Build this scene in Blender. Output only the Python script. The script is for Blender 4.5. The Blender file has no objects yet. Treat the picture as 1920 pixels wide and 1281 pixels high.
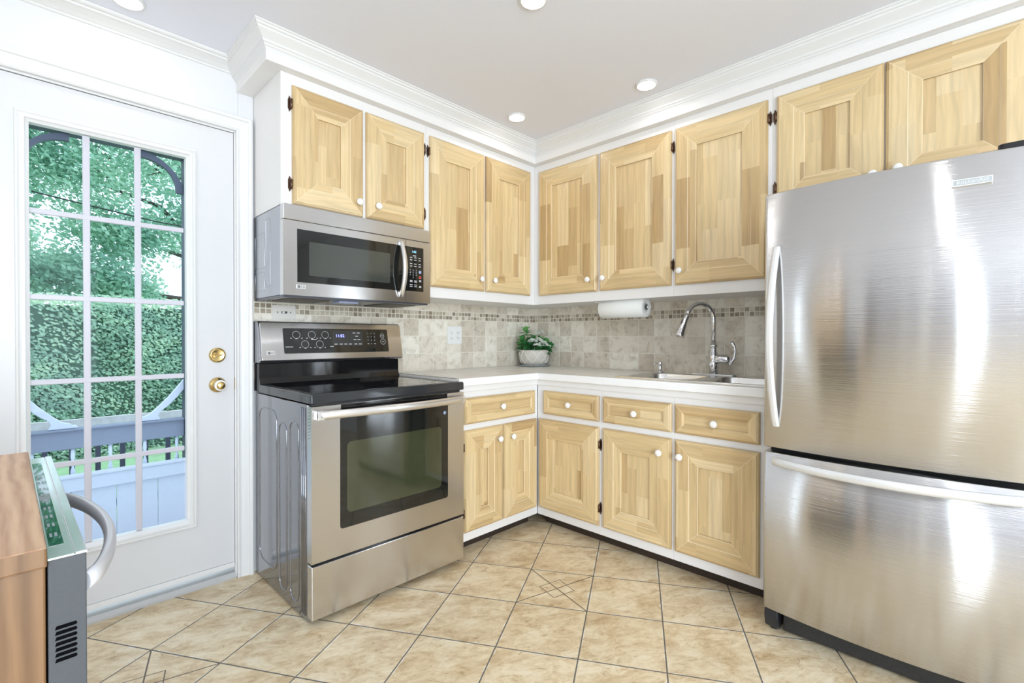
import bpy, bmesh, math, random
from math import sin, cos, pi, radians, sqrt
from mathutils import Vector, Matrix

SC = bpy.context.scene
COL = SC.collection
random.seed(7)

# ------------------------------------------------------------------ camera
cam_d = bpy.data.cameras.new('camera')
cam = bpy.data.objects.new('camera', cam_d)
COL.objects.link(cam)
cam_d.sensor_width = 36.0
cam_d.lens = 899.157 / 1920 * 36
cam_d.clip_start = 0.02
YAW, PIT, ROL = radians(45.6451), radians(-0.4408), radians(0.05)
Fv = Vector((sin(YAW) * cos(PIT), cos(YAW) * cos(PIT), sin(PIT)))
Rv = Vector((cos(YAW), -sin(YAW), 0))
Uv = Rv.cross(Fv)
R2 = Rv * cos(ROL) + Uv * sin(ROL)
U2 = Uv * cos(ROL) - Rv * sin(ROL)
M = Matrix((R2, U2, -Fv)).transposed().to_4x4()
M.translation = Vector((-2.7505, -2.4881, 1.1211))
cam.matrix_world = M
SC.camera = cam

# ------------------------------------------------------------------ exposure, sky
SC.view_settings.view_transform = 'Standard'
SC.view_settings.look = 'None'
SC.view_settings.gamma = 1.0
SC.view_settings.use_curve_mapping = False
SC.view_settings.exposure = -0.14
LAMP_STRENGTH = 40.0
world = bpy.data.worlds.new('overcast_sky')
SC.world = world
world.use_nodes = True
wn = world.node_tree
wn.nodes.clear()
wo = wn.nodes.new('ShaderNodeOutputWorld')
bgn = wn.nodes.new('ShaderNodeBackground')
bgn.inputs[0].default_value = (0.80, 0.90, 1.0, 1)
bgn.inputs[1].default_value = 2.6
wn.links.new(bgn.outputs[0], wo.inputs[0])


def area_light(name, loc, aim, sx, sy, power, color=(1, 1, 1)):
    d = bpy.data.lights.new(name, 'AREA')
    d.shape = 'RECTANGLE'
    d.size, d.size_y, d.energy, d.color = sx, sy, power, color
    o = bpy.data.objects.new(name, d)
    COL.objects.link(o)
    o.location = loc
    o.rotation_euler = Vector(aim).to_track_quat('-Z', 'Y').to_euler()
    return o


# fill lights added as daylight at made-up windows behind the camera
area_light('added_fill_daylight', (-3.2, -5.35, 1.25), (0, 1, 0.05), 2.3, 2.0, 210, (0.95, 0.975, 1.0))
area_light('added_fill_daylight', (-5.35, -3.40, 1.15), (1, 0, 0.05), 0.42, 2.1, 30, (0.95, 0.975, 1.0))
area_light('added_fill_daylight', (-4.75, 0.16, 1.15), (0, -1, 0), 0.36, 1.9, 14, (0.95, 0.975, 1.0))


# ------------------------------------------------------------------ materials
def new_mat(name):
    m = bpy.data.materials.new(name)
    m.use_nodes = True
    nt = m.node_tree
    nt.nodes.clear()
    out = nt.nodes.new('ShaderNodeOutputMaterial')
    b = nt.nodes.new('ShaderNodeBsdfPrincipled')
    nt.links.new(b.outputs[0], out.inputs[0])
    return m, nt, b


def N(nt, t, **k):
    n = nt.nodes.new(t)
    for a, v in k.items():
        if a.startswith('i_'):
            key = a[2:]
            n.inputs[int(key) if key.isdigit() else key].default_value = v
        else:
            setattr(n, a, v)
    return n


def L(nt, a, b):
    nt.links.new(a, b)


def mathn(nt, op, a, b=None, clamp=False):
    n = nt.nodes.new('ShaderNodeMath')
    n.operation = op
    n.use_clamp = clamp
    for i, v in enumerate((a, b)):
        if v is None:
            continue
        if isinstance(v, (int, float)):
            n.inputs[i].default_value = v
        else:
            nt.links.new(v, n.inputs[i])
    return n.outputs[0]


def mixc(nt, f, a, b, mode='MIX'):
    n = nt.nodes.new('ShaderNodeMix')
    n.data_type = 'RGBA'
    n.blend_type = mode
    for s, v in ((0, f), (6, a), (7, b)):
        if isinstance(v, (int, float)):
            n.inputs[s].default_value = v
        elif isinstance(v, tuple):
            n.inputs[s].default_value = (v[0], v[1], v[2], 1)
        else:
            nt.links.new(v, n.inputs[s])
    return n.outputs[2]


def ramp(nt, fac, stops):
    n = nt.nodes.new('ShaderNodeValToRGB')
    el = n.color_ramp.elements
    while len(el) < len(stops):
        el.new(0.5)
    for e, (p, c) in zip(el, stops):
        e.position = p
        e.color = (c[0], c[1], c[2], 1) if isinstance(c, tuple) else (c, c, c, 1)
    nt.links.new(fac, n.inputs[0])
    return n.outputs[0]


def noise(nt, vec, scale, detail=4, rough=0.55, dist=0.0):
    n = N(nt, 'ShaderNodeTexNoise')
    n.inputs['Scale'].default_value = scale
    n.inputs['Detail'].default_value = detail
    n.inputs['Roughness'].default_value = rough
    n.inputs['Distortion'].default_value = dist
    if vec is not None:
        nt.links.new(vec, n.inputs['Vector'])
    return n.outputs[0]


def mapping(nt, vec, scale=(1, 1, 1), loc=(0, 0, 0), rot=(0, 0, 0)):
    n = nt.nodes.new('ShaderNodeMapping')
    n.inputs['Scale'].default_value = scale
    n.inputs['Location'].default_value = loc
    n.inputs['Rotation'].default_value = rot
    nt.links.new(vec, n.inputs['Vector'])
    return n.outputs[0]


def bump(nt, b, height, strength, dist=0.01):
    n = nt.nodes.new('ShaderNodeBump')
    n.inputs['Strength'].default_value = strength
    n.inputs['Distance'].default_value = dist
    nt.links.new(height, n.inputs['Height'])
    nt.links.new(n.outputs[0], b.inputs['Normal'])
    return n


def simple(name, col, rough=0.5, metal=0.0, coat=0.0, spec=None, var=0.03, scale=30.0, bmp=0.0, emis=None, es=0.0, ior=None):
    m, nt, b = new_mat(name)
    tc = N(nt, 'ShaderNodeTexCoord')
    f = noise(nt, tc.outputs['Object'], scale, 3)
    f = mathn(nt, 'MULTIPLY_ADD', f, 2 * var)
    f.node.inputs[2].default_value = 1 - var
    cc = mixc(nt, 1.0, tuple(col), f, 'MULTIPLY')
    L(nt, cc, b.inputs['Base Color'])
    b.inputs['Roughness'].default_value = rough
    b.inputs['Metallic'].default_value = metal
    b.inputs['Coat Weight'].default_value = coat
    b.inputs['Coat Roughness'].default_value = 0.08
    if spec is not None:
        b.inputs['Specular IOR Level'].default_value = spec
    if ior:
        b.inputs['IOR'].default_value = ior
    if bmp:
        bump(nt, b, noise(nt, tc.outputs['Object'], scale * 3, 3), bmp, 0.002)
    if emis:
        b.inputs['Emission Color'].default_value = (*emis, 1)
        b.inputs['Emission Strength'].default_value = es
    return m


def wood_mat(name, boards=True, light=False, dark=1.0):
    """butcher-block hardwood: UV.x runs along the grain, UV.y across, in metres"""
    m, nt, b = new_mat(name)
    uv = N(nt, 'ShaderNodeTexCoord').outputs['UV']
    br = N(nt, 'ShaderNodeTexBrick')
    br.offset = 0.37
    br.inputs['Color1'].default_value = (0, 0, 0, 1)
    br.inputs['Color2'].default_value = (1, 1, 1, 1)
    br.inputs['Mortar'].default_value = (.5, .5, .5, 1)
    br.inputs['Scale'].default_value = 1.0
    br.inputs['Mortar Size'].default_value = 0.0
    br.inputs['Brick Width'].default_value = 0.36
    br.inputs['Row Height'].default_value = 0.074
    sxy = N(nt, 'ShaderNodeSeparateXYZ')
    L(nt, uv, sxy.inputs[0])
    wob = N(nt, 'ShaderNodeTexNoise', noise_dimensions='1D')
    wob.inputs['Scale'].default_value = 1.0
    wob.inputs['Detail'].default_value = 1.0
    L(nt, mathn(nt, 'MULTIPLY', sxy.outputs[1], 11.0), wob.inputs['W'])
    cxy = N(nt, 'ShaderNodeCombineXYZ')
    L(nt, sxy.outputs[0], cxy.inputs[0])
    L(nt, mathn(nt, 'ADD', sxy.outputs[1], mathn(nt, 'MULTIPLY', wob.outputs[0], 0.11)), cxy.inputs[1])
    L(nt, cxy.outputs[0], br.inputs['Vector'])
    rnd = N(nt, 'ShaderNodeSeparateColor')
    L(nt, br.outputs['Color'], rnd.inputs[0])
    r = rnd.outputs[0]
    base = ramp(nt, r, [(0.0, (0.53, 0.355, 0.165)), (0.15, (0.65, 0.465, 0.24)), (0.5, (0.73, 0.545, 0.29)),
                        (0.8, (0.755, 0.575, 0.32)), (1.0, (0.80, 0.63, 0.38))])
    # move the grain pattern from board to board
    off = N(nt, 'ShaderNodeCombineXYZ')
    L(nt, mathn(nt, 'MULTIPLY', r, 7.3), off.inputs[0])
    L(nt, mathn(nt, 'MULTIPLY', r, 3.1), off.inputs[1])
    add = N(nt, 'ShaderNodeVectorMath', operation='ADD')
    L(nt, uv, add.inputs[0])
    L(nt, off.outputs[0], add.inputs[1])
    v = add.outputs[0]
    g1 = noise(nt, mapping(nt, v, (3.0, 60, 1)), 1.0, 5, 0.6, 0.35)
    g2 = noise(nt, mapping(nt, v, (1.6, 14, 1)), 1.0, 3, 0.5, 1.2)
    wv = N(nt, 'ShaderNodeTexWave', wave_type='BANDS', bands_direction='Y')
    wv.inputs['Scale'].default_value = 9.0
    wv.inputs['Distortion'].default_value = 5.0
    wv.inputs['Detail'].default_value = 2.0
    wv.inputs['Detail Scale'].default_value = 1.2
    L(nt, mapping(nt, v, (0.35, 1, 1)), wv.inputs['Vector'])
    t1 = ramp(nt, g1, [(0.25, 0.86), (0.55, 1.0), (0.8, 1.06)])
    t2 = ramp(nt, g2, [(0.3, 0.90), (0.6, 1.03)])
    t3 = ramp(nt, wv.outputs[1], [(0.0, 0.93), (0.5, 1.02), (1.0, 1.0)])
    c = mixc(nt, 1.0, base, t1, 'MULTIPLY')
    c = mixc(nt, 1.0, c, t2, 'MULTIPLY')
    c = mixc(nt, 1.0, c, t3, 'MULTIPLY')
    if light:
        c = mixc(nt, 0.75, c, (0.86, 0.72, 0.50))
    if dark != 1.0:
        c = mixc(nt, 1.0, c, (dark, dark * 0.97, dark * 0.93), 'MULTIPLY')
    L(nt, c, b.inputs['Base Color'])
    b.inputs['Roughness'].default_value = 0.30
    b.inputs['Coat Weight'].default_value = 0.35
    b.inputs['Coat Roughness'].default_value = 0.18
    bump(nt, b, g1, 0.06, 0.002)
    return m


def oak_mat(name, axis, col1, col2):
    m, nt, b = new_mat(name)
    oc = N(nt, 'ShaderNodeTexCoord').outputs['Object']
    s = [120.0, 120.0, 120.0]
    s[axis] = 6.0
    g = noise(nt, mapping(nt, oc, tuple(s)), 1.0, 5, 0.6, 0.8)
    s2 = [8.0, 8.0, 8.0]
    s2[axis] = 1.0
    wv = N(nt, 'ShaderNodeTexWave', wave_type='BANDS', bands_direction='X' if axis != 0 else 'Y')
    wv.inputs['Scale'].default_value = 16.0
    wv.inputs['Distortion'].default_value = 7.0
    wv.inputs['Detail'].default_value = 3.0
    s3 = [1.0, 1.0, 1.0]
    s3[axis] = 0.25
    L(nt, mapping(nt, oc, tuple(s3)), wv.inputs['Vector'])
    f = mathn(nt, 'ADD', mathn(nt, 'MULTIPLY', g, 0.65), mathn(nt, 'MULTIPLY', wv.outputs[1], 0.35))
    L(nt, ramp(nt, f, [(0.25, col1), (0.7, col2)]), b.inputs['Base Color'])
    b.inputs['Roughness'].default_value = 0.4
    bump(nt, b, g, 0.08, 0.002)
    return m


def steel_mat(name, col=(0.66, 0.65, 0.64), rough=0.22, aniso=0.75, rot=0.25, wavy=0.0, streak=0.06):
    m, nt, b = new_mat(name)
    oc = N(nt, 'ShaderNodeTexCoord').outputs['Object']
    st = noise(nt, mapping(nt, oc, (4, 4, 900)), 1.0, 3, 0.7)
    f = ramp(nt, st, [(0.3, 1 - streak), (0.7, 1 + streak * 0.3)])
    L(nt, mixc(nt, 1.0, tuple(col), f, 'MULTIPLY'), b.inputs['Base Color'])
    b.inputs['Metallic'].default_value = 1.0
    b.inputs['Roughness'].default_value = rough
    b.inputs['Anisotropic'].default_value = aniso
    b.inputs['Anisotropic Rotation'].default_value = rot
    tg = N(nt, 'ShaderNodeTangent', direction_type='RADIAL', axis='Z')
    L(nt, tg.outputs[0], b.inputs['Tangent'])
    if wavy:
        b1 = bump(nt, b, noise(nt, mapping(nt, oc, (1.0, 4.0, 1.3)), 1.0, 1), wavy, 0.05)
        # fine horizontal brush lines
        b2 = N(nt, 'ShaderNodeBump')
        b2.inputs['Strength'].default_value = 1.0
        b2.inputs['Distance'].default_value = 0.00055
        L(nt, noise(nt, mapping(nt, oc, (1.5, 1.5, 420)), 1.0, 2), b2.inputs['Height'])
        L(nt, b1.outputs[0], b2.inputs['Normal'])
        L(nt, b2.outputs[0], b.inputs['Normal'])
    return m


def tile_floor_mat():
    """UV = place inside one tile (0..1); attribute 'tile' r = random, g = 1 on the inlaid tiles"""
    m, nt, b = new_mat('travertine_floor')
    tc = N(nt, 'ShaderNodeTexCoord')
    at = N(nt, 'ShaderNodeAttribute', attribute_name='tile')
    sc = N(nt, 'ShaderNodeSeparateColor')
    L(nt, at.outputs['Color'], sc.inputs[0])
    rnd, deco = sc.outputs[0], sc.outputs[1]
    sx = N(nt, 'ShaderNodeSeparateXYZ')
    L(nt, tc.outputs['UV'], sx.inputs[0])
    u, v = sx.outputs[0], sx.outputs[1]
    off = N(nt, 'ShaderNodeCombineXYZ')
    L(nt, mathn(nt, 'MULTIPLY', rnd, 37.0), off.inputs[2])
    ad = N(nt, 'ShaderNodeVectorMath', operation='ADD')
    L(nt, tc.outputs['Object'], ad.inputs[0])
    L(nt, off.outputs[0], ad.inputs[1])
    p = mapping(nt, ad.outputs[0], (1, 1, 1), rot=(0, 0, radians(32)))
    n1 = noise(nt, mapping(nt, p, (1.0, 1.7, 1)), 7.0, 10, 0.74, 0.5)
    n2 = noise(nt, mapping(nt, p, (1.0, 2.0, 1)), 16.0, 8, 0.76, 1.1)
    n3 = noise(nt, p, 2.2, 2, 0.5)
    base = ramp(nt, n1, [(0.30, (0.46, 0.32, 0.17)), (0.42, (0.68, 0.53, 0.335)), (0.54, (0.82, 0.70, 0.495)), (0.70, (0.90, 0.82, 0.66))])
    vein = ramp(nt, n2, [(0.33, (0.52, 0.40, 0.26)), (0.44, (0.90, 0.85, 0.77)), (0.6, (1.0, 1.0, 1.0))])
    c = mixc(nt, 0.8, base, vein, 'MULTIPLY')
    c = mixc(nt, 1.0, c, ramp(nt, n3, [(0.3, 0.94), (0.7, 1.05)]), 'MULTIPLY')
    # distance to the tile edge
    eu = mathn(nt, 'MINIMUM', u, mathn(nt, 'SUBTRACT', 1.0, u))
    ev = mathn(nt, 'MINIMUM', v, mathn(nt, 'SUBTRACT', 1.0, v))
    e = mathn(nt, 'MINIMUM', eu, ev)
    # pale chipped rims
    chip = mathn(nt, 'SUBTRACT', noise(nt, ad.outputs[0], 16, 3, 0.6), mathn(nt, 'MULTIPLY', e, 7.0))
    chip = ramp(nt, chip, [(0.44, 0.0), (0.47, 1.0)])
    c = mixc(nt, mathn(nt, 'MULTIPLY', chip, 0.75), c, (0.88, 0.83, 0.73))
    # inlay lines
    a = mathn(nt, 'SUBTRACT', u, 0.5)
    d = mathn(nt, 'SUBTRACT', v, 0.5)
    s1 = mathn(nt, 'ABSOLUTE', mathn(nt, 'SUBTRACT', a, d))
    s2 = mathn(nt, 'ABSOLUTE', mathn(nt, 'ADD', a, d))
    dia = mathn(nt, 'ABSOLUTE', mathn(nt, 'SUBTRACT', mathn(nt, 'ADD', mathn(nt, 'ABSOLUTE', a), mathn(nt, 'ABSOLUTE', d)), 0.26))
    ln = mathn(nt, 'LESS_THAN', mathn(nt, 'MINIMUM', s1, s2), 0.0115)
    l2 = mathn(nt, 'LESS_THAN', dia, 0.0085)
    ln = mathn(nt, 'MULTIPLY', mathn(nt, 'MAXIMUM', ln, l2), deco)
    c = mixc(nt, ln, c, (0.12, 0.085, 0.055))
    gr = mathn(nt, 'LESS_THAN', e, 0.0085)
    c = mixc(nt, gr, c, (0.15, 0.135, 0.115))
    L(nt, c, b.inputs['Base Color'])
    rr = mathn(nt, 'ADD', mathn(nt, 'MULTIPLY', n2, 0.22), 0.27)
    L(nt, mathn(nt, 'ADD', rr, mathn(nt, 'MULTIPLY', gr, 0.4)), b.inputs['Roughness'])
    h = mathn(nt, 'SUBTRACT', mathn(nt, 'MULTIPLY', n1, 0.5), mathn(nt, 'MAXIMUM', gr, ln))
    bump(nt, b, h, 0.35, 0.003)
    return m


def tile_wall_mat():
    m, nt, b = new_mat('travertine_wall_tile')
    tc = N(nt, 'ShaderNodeTexCoord')
    at = N(nt, 'ShaderNodeAttribute', attribute_name='tile')
    sc = N(nt, 'ShaderNodeSeparateColor')
    L(nt, at.outputs['Color'], sc.inputs[0])
    rnd, mos, asp = sc.outputs[0], sc.outputs[1], sc.outputs[2]
    sx = N(nt, 'ShaderNodeSeparateXYZ')
    L(nt, tc.outputs['UV'], sx.inputs[0])     # UV in metres from the tile's own corner, attribute blue = nothing
    off = N(nt, 'ShaderNodeCombineXYZ')
    L(nt, mathn(nt, 'MULTIPLY', rnd, 41.0), off.inputs[0])
    L(nt, mathn(nt, 'MULTIPLY', rnd, 17.0), off.inputs[2])
    ad = N(nt, 'ShaderNodeVectorMath', operation='ADD')
    L(nt, tc.outputs['Object'], ad.inputs[0])
    L(nt, off.outputs[0], ad.inputs[1])
    n1 = noise(nt, ad.outputs[0], 17, 6, 0.65, 0.6)
    n2 = noise(nt, ad.outputs[0], 50, 5, 0.7, 1.0)
    c = ramp(nt, rnd, [(0.0, (0.60, 0.54, 0.45)), (0.35, (0.72, 0.66, 0.57)), (0.7, (0.80, 0.75, 0.66)), (1.0, (0.86, 0.82, 0.74))])
    c2 = ramp(nt, rnd, [(0.0, (0.26, 0.21, 0.155)), (0.4, (0.44, 0.38, 0.30)), (0.75, (0.60, 0.54, 0.44)), (1.0, (0.74, 0.68, 0.59))])
    c = mixc(nt, mos, c, c2)
    c = mixc(nt, 1.0, c, ramp(nt, n1, [(0.30, (0.80, 0.76, 0.70)), (0.5, (1.04, 1.03, 1.0)), (0.7, (1.12, 1.12, 1.10))]), 'MULTIPLY')
    pit = ramp(nt, n2, [(0.34, (0.60, 0.55, 0.47)), (0.45, (1, 1, 1))])
    pm = mathn(nt, 'MULTIPLY', ramp(nt, n1, [(0.38, 1.0), (0.56, 0.0)]), 0.9)
    c = mixc(nt, pm, c, mixc(nt, 1.0, c, pit, 'MULTIPLY'))
    e = sx.outputs[0]                          # UV.x carries distance handled through vertex layout below
    L(nt, c, b.inputs['Base Color'])
    b.inputs['Roughness'].default_value = 0.38
    bump(nt, b, n1, 0.12, 0.003)
    return m


def laminate_mat():
    m, nt, b = new_mat('travertine_laminate')
    oc = N(nt, 'ShaderNodeTexCoord').outputs['Object']
    n1 = noise(nt, mapping(nt, oc, (1, 1.6, 1)), 7, 7, 0.65, 0.8)
    L(nt, ramp(nt, n1, [(0.3, (0.82, 0.75, 0.66)), (0.5, (0.91, 0.87, 0.81)), (0.7, (0.94, 0.92, 0.88))]), b.inputs['Base Color'])
    b.inputs['Roughness'].default_value = 0.32
    return m


def glass_pane_mat(name='window_glass', tint=(0.93, 0.97, 1.0)):
    m = bpy.data.materials.new(name)
    m.use_nodes = True
    nt = m.node_tree
    nt.nodes.clear()
    out = N(nt, 'ShaderNodeOutputMaterial')
    tr = N(nt, 'ShaderNodeBsdfTransparent')
    tr.inputs[0].default_value = (*tint, 1)
    gl = N(nt, 'ShaderNodeBsdfGlossy')
    gl.inputs['Roughness'].default_value = 0.02
    gl.inputs[0].default_value = (0.9, 0.92, 1.0, 1)
    fr = N(nt, 'ShaderNodeFresnel')
    fr.inputs[0].default_value = 1.45
    mx = N(nt, 'ShaderNodeMixShader')
    L(nt, mathn(nt, 'MULTIPLY', fr.outputs[0], 0.07), mx.inputs[0])
    L(nt, tr.outputs[0], mx.inputs[1])
    L(nt, gl.outputs[0], mx.inputs[2])
    L(nt, mx.outputs[0], out.inputs[0])
    return m


def leaf_mat(name, stops, transl=0.35):
    m = bpy.data.materials.new(name)
    m.use_nodes = True
    nt = m.node_tree
    nt.nodes.clear()
    out = N(nt, 'ShaderNodeOutputMaterial')
    at = N(nt, 'ShaderNodeAttribute', attribute_name='leaf')
    sc = N(nt, 'ShaderNodeSeparateColor')
    L(nt, at.outputs['Color'], sc.inputs[0])
    c = ramp(nt, sc.outputs[0], stops)
    d = N(nt, 'ShaderNodeBsdfDiffuse')
    t = N(nt, 'ShaderNodeBsdfTranslucent')
    L(nt, c, d.inputs[0])
    L(nt, c, t.inputs[0])
    mx = N(nt, 'ShaderNodeMixShader')
    mx.inputs[0].default_value = transl
    L(nt, d.outputs[0], mx.inputs[1])
    L(nt, t.outputs[0], mx.inputs[2])
    L(nt, mx.outputs[0], out.inputs[0])
    return m


def ceramic_glass_mat():
    m, nt, b = new_mat('speckled_black_glass')
    oc = N(nt, 'ShaderNodeTexCoord').outputs['Object']
    n1 = noise(nt, oc, 900, 1)
    L(nt, ramp(nt, n1, [(0.66, (0.008, 0.008, 0.01)), (0.72, (0.10, 0.10, 0.12))]), b.inputs['Base Color'])
    b.inputs['Roughness'].default_value = 0.05
    return m


W = simple('white_wall_paint', (0.74, 0.74, 0.75), 0.55, bmp=0.03, scale=60, var=0.01)
CEIL = simple('ceiling_paint', (0.82, 0.835, 0.915), 0.8, bmp=0.05, scale=90, var=0.012)
TRIM = simple('white_trim_paint', (0.77, 0.768, 0.765), 0.35, var=0.01)
DOORW = simple('white_door_paint', (0.70, 0.70, 0.71), 0.38, var=0.01)
CABW = simple('white_cabinet_paint', (0.83, 0.815, 0.805), 0.4, var=0.012)
WOOD = wood_mat('butcher_block_wood')
WOODL = wood_mat('wood_highlight_line', light=True)  # pale copy of the wood, paints highlight lines on mitres, beads and recess edges
WOODE = wood_mat('wood_side_edge', dark=0.86)
KNOB = simple('white_ceramic', (0.93, 0.92, 0.90), 0.15, coat=0.5, var=0.0)
BRONZE = simple('dark_bronze', (0.13, 0.075, 0.05), 0.35, metal=0.85, var=0.2, scale=200)
FLOORM = tile_floor_mat()
WTILE = tile_wall_mat()
GROUT = simple('pale_grout', (0.84, 0.80, 0.70), 0.8, var=0.05, scale=80)
LAMI = laminate_mat()
NOSE = simple('white_counter_edge', (0.90, 0.895, 0.89), 0.35, var=0.02)
STEEL = steel_mat('brushed_steel')
STEELF = steel_mat('brushed_steel_fridge', (0.64, 0.635, 0.635), rough=0.19, aniso=1.0, wavy=0.08)
STEELS = steel_mat('sink_steel', (0.86, 0.86, 0.85), rough=0.25, aniso=0.4, streak=0.02)
HANDLE = simple('satin_metal_handle', (0.80, 0.79, 0.775), 0.30, metal=0.9, var=0.01)
FHANDLE = simple('pearl_grey_handle', (0.74, 0.735, 0.725), 0.33, metal=0.35, coat=0.3, var=0.01)
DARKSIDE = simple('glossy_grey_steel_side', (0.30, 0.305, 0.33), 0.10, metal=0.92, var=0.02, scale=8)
MWSIDE = simple('grey_steel_side', (0.42, 0.43, 0.46), 0.2, metal=0.9, var=0.04, scale=60)
BLACK = simple('black_gloss', (0.008, 0.008, 0.009), 0.06, var=0.0)
BLACKM = simple('black_matte', (0.015, 0.015, 0.016), 0.5, var=0.1)
BGLASS = simple('black_glass', (0.010, 0.011, 0.010), 0.04, var=0.0, ior=1.6)
OVENG = simple('oven_window_glass', (0.045, 0.050, 0.026), 0.05, var=0.3, scale=5, ior=1.75)
MWGLASS = simple('microwave_mesh_glass', (0.05, 0.056, 0.048), 0.07, var=0.1, scale=5, ior=1.7)
COOKG = ceramic_glass_mat()
RING = simple('burner_print', (0.09, 0.09, 0.10), 0.25, var=0.0)
PRINT = simple('pale_print', (0.72, 0.73, 0.74), 0.5, var=0.0)
REDP = simple('red_print', (0.75, 0.10, 0.06), 0.5, var=0.0)
BLUEP = simple('blue_sticker', (0.35, 0.42, 0.62), 0.4, var=0.0)
PANELG = simple('charcoal_panel', (0.045, 0.047, 0.05), 0.15, var=0.0)
BLUELED = simple('blue_digits', (0.3, 0.3, 0.9), 0.5, emis=(0.30, 0.34, 1.0), es=3.0, var=0.0)
CYANLED = simple('cyan_digits', (0.3, 0.7, 0.9), 0.5, emis=(0.35, 0.75, 1.0), es=1.4, var=0.0)
BADGE = simple('badge_metal', (0.75, 0.75, 0.75), 0.3, metal=0.8, var=0.0)
BADGED = simple('badge_dark', (0.10, 0.10, 0.11), 0.4, var=0.0)
BADGEG = simple('badge_grey', (0.42, 0.45, 0.45), 0.4, metal=0.6, var=0.0)
CHROME = simple('chrome', (0.80, 0.81, 0.84), 0.05, metal=1.0, var=0.0)
BRASS = simple('brass', (0.68, 0.50, 0.22), 0.22, metal=1.0, var=0.05, scale=200)
PLASTIC = simple('white_plastic', (0.86, 0.87, 0.85), 0.35, var=0.0)
IVORY = simple('ivory_plastic', (0.78, 0.75, 0.70), 0.4, var=0.0)
SLOT = simple('dark_slot', (0.05, 0.05, 0.05), 0.6, var=0.0)
PAPER = simple('paper_towel', (0.90, 0.91, 0.89), 0.9, var=0.02, scale=200, bmp=0.5)
CORE = simple('cardboard_core', (0.20, 0.22, 0.19), 0.8, var=0.05)
GLASS = glass_pane_mat()
SWEEP = simple('grey_weatherstrip', (0.50, 0.50, 0.50), 0.5, var=0.05)
LENS = simple('lit_lamp_lens', (1, 1, 1), 0.5, emis=(1.0, 0.975, 0.94), es=LAMP_STRENGTH, var=0.0)
FILTER = simple('grease_filter', (0.16, 0.14, 0.11), 0.45, metal=0.7, var=0.9, scale=350, bmp=0.8)
UNDER = simple('dark_grey_underside', (0.10, 0.105, 0.13), 0.25, metal=0.4, var=0.05)
LAMPL = simple('hood_lamp_lens', (0.35, 0.40, 0.6), 0.2, var=0.0)
POTL = simple('pot_relief', (0.86, 0.84, 0.78), 0.5, var=0.0)
POTW = simple('white_pot', (0.66, 0.62, 0.55), 0.5, var=0.12, scale=90, bmp=0.6)
SAUCER = simple('glass_grey_saucer', (0.25, 0.28, 0.27), 0.15, var=0.0)
SOIL = simple('potting_soil', (0.05, 0.035, 0.02), 0.95, var=0.4, scale=90)
STEM = simple('plant_stem', (0.10, 0.16, 0.05), 0.6)
PLEAF = leaf_mat('potted_leaf', [(0.0, (0.03, 0.12, 0.04)), (0.5, (0.07, 0.30, 0.09)), (1.0, (0.24, 0.55, 0.17))], 0.2)
PFLOW = leaf_mat('white_petal', [(0.0, (0.62, 0.74, 0.56)), (0.6, (0.84, 0.88, 0.78)), (1.0, (0.93, 0.94, 0.90))], 0.2)
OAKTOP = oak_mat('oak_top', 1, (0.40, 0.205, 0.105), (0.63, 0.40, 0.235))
OAKSHADE = oak_mat('oak_shaded_side', 2, (0.12, 0.058, 0.021), (0.20, 0.105, 0.045))  # darker copy of the oak, shade of the sides put into the colour
GREYP = simple('grey_metal_paint', (0.07, 0.074, 0.080), 0.5, metal=0.0, spec=0.25, var=0.08, scale=300)
GREYL = simple('light_grey_control_top', (0.62, 0.64, 0.65), 0.12, metal=0.5, coat=0.6, var=0.02)
GREYH = simple('grey_bar_handle', (0.66, 0.66, 0.70), 0.3, metal=0.25, var=0.02)
PORCH = simple('blue_grey_paint', (0.23, 0.26, 0.34), 0.5, var=0.05)
PORCHL = simple('pale_blue_paint', (0.60, 0.64, 0.74), 0.5, var=0.04)
PORCHD = simple('dark_blue_paint', (0.07, 0.08, 0.115), 0.5, var=0.05)
SPIN = simple('white_spindle', (0.62, 0.68, 0.80), 0.45, var=0.03)
WEATH = simple('weathered_wood', (0.62, 0.62, 0.60), 0.8, var=0.25, scale=22)
DECK = simple('grey_deck_boards', (0.34, 0.35, 0.38), 0.7, var=0.1)
LAWN = simple('lawn_green', (0.34, 0.55, 0.30), 0.9, var=0.35, scale=9, bmp=0.5)
BARK = simple('tree_bark', (0.10, 0.085, 0.07), 0.9, var=0.3, scale=30, bmp=0.6)
HEDGEL = leaf_mat('hedge_leaf', [(0.0, (0.17, 0.30, 0.24)), (0.5, (0.42, 0.62, 0.48)), (1.0, (0.62, 0.78, 0.56))], 0.3)  # pale minty leaf colours carry the outdoor haze
MAPLEL = leaf_mat('maple_leaf', [(0.0, (0.20, 0.40, 0.31)), (0.5, (0.42, 0.68, 0.52)), (1.0, (0.66, 0.86, 0.68))], 0.45)  # haze over the trees mixed into the leaf colours
HEDGEC = simple('hedge_core', (0.07, 0.13, 0.09), 1.0, var=0.4, scale=6)
OUTW = simple('siding', (0.6, 0.6, 0.6), 0.6)
BUTTW = simple('warm_wall', (0.55, 0.40, 0.26), 0.5)


# ------------------------------------------------------------------ mesh helpers
class Fr:
    """frame: a point is O + u*U + v*V + n*N"""
    def __init__(s, O, U, V, Nn):
        s.O, s.U, s.V, s.N = Vector(O), Vector(U), Vector(V), Vector(Nn)

    def __call__(s, u, v, n):
        return s.O + s.U * u + s.V * v + s.N * n


FA = Fr((0, 0, 0), (1, 0, 0), (0, 0, 1), (0, -1, 0))      # back wall: u = x
FB = Fr((0, 0, 0), (0, -1, 0), (0, 0, 1), (-1, 0, 0))     # right wall: u = -y
FW = Fr((0, 0, 0), (1, 0, 0), (0, 1, 0), (0, 0, 1))       # world


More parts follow.
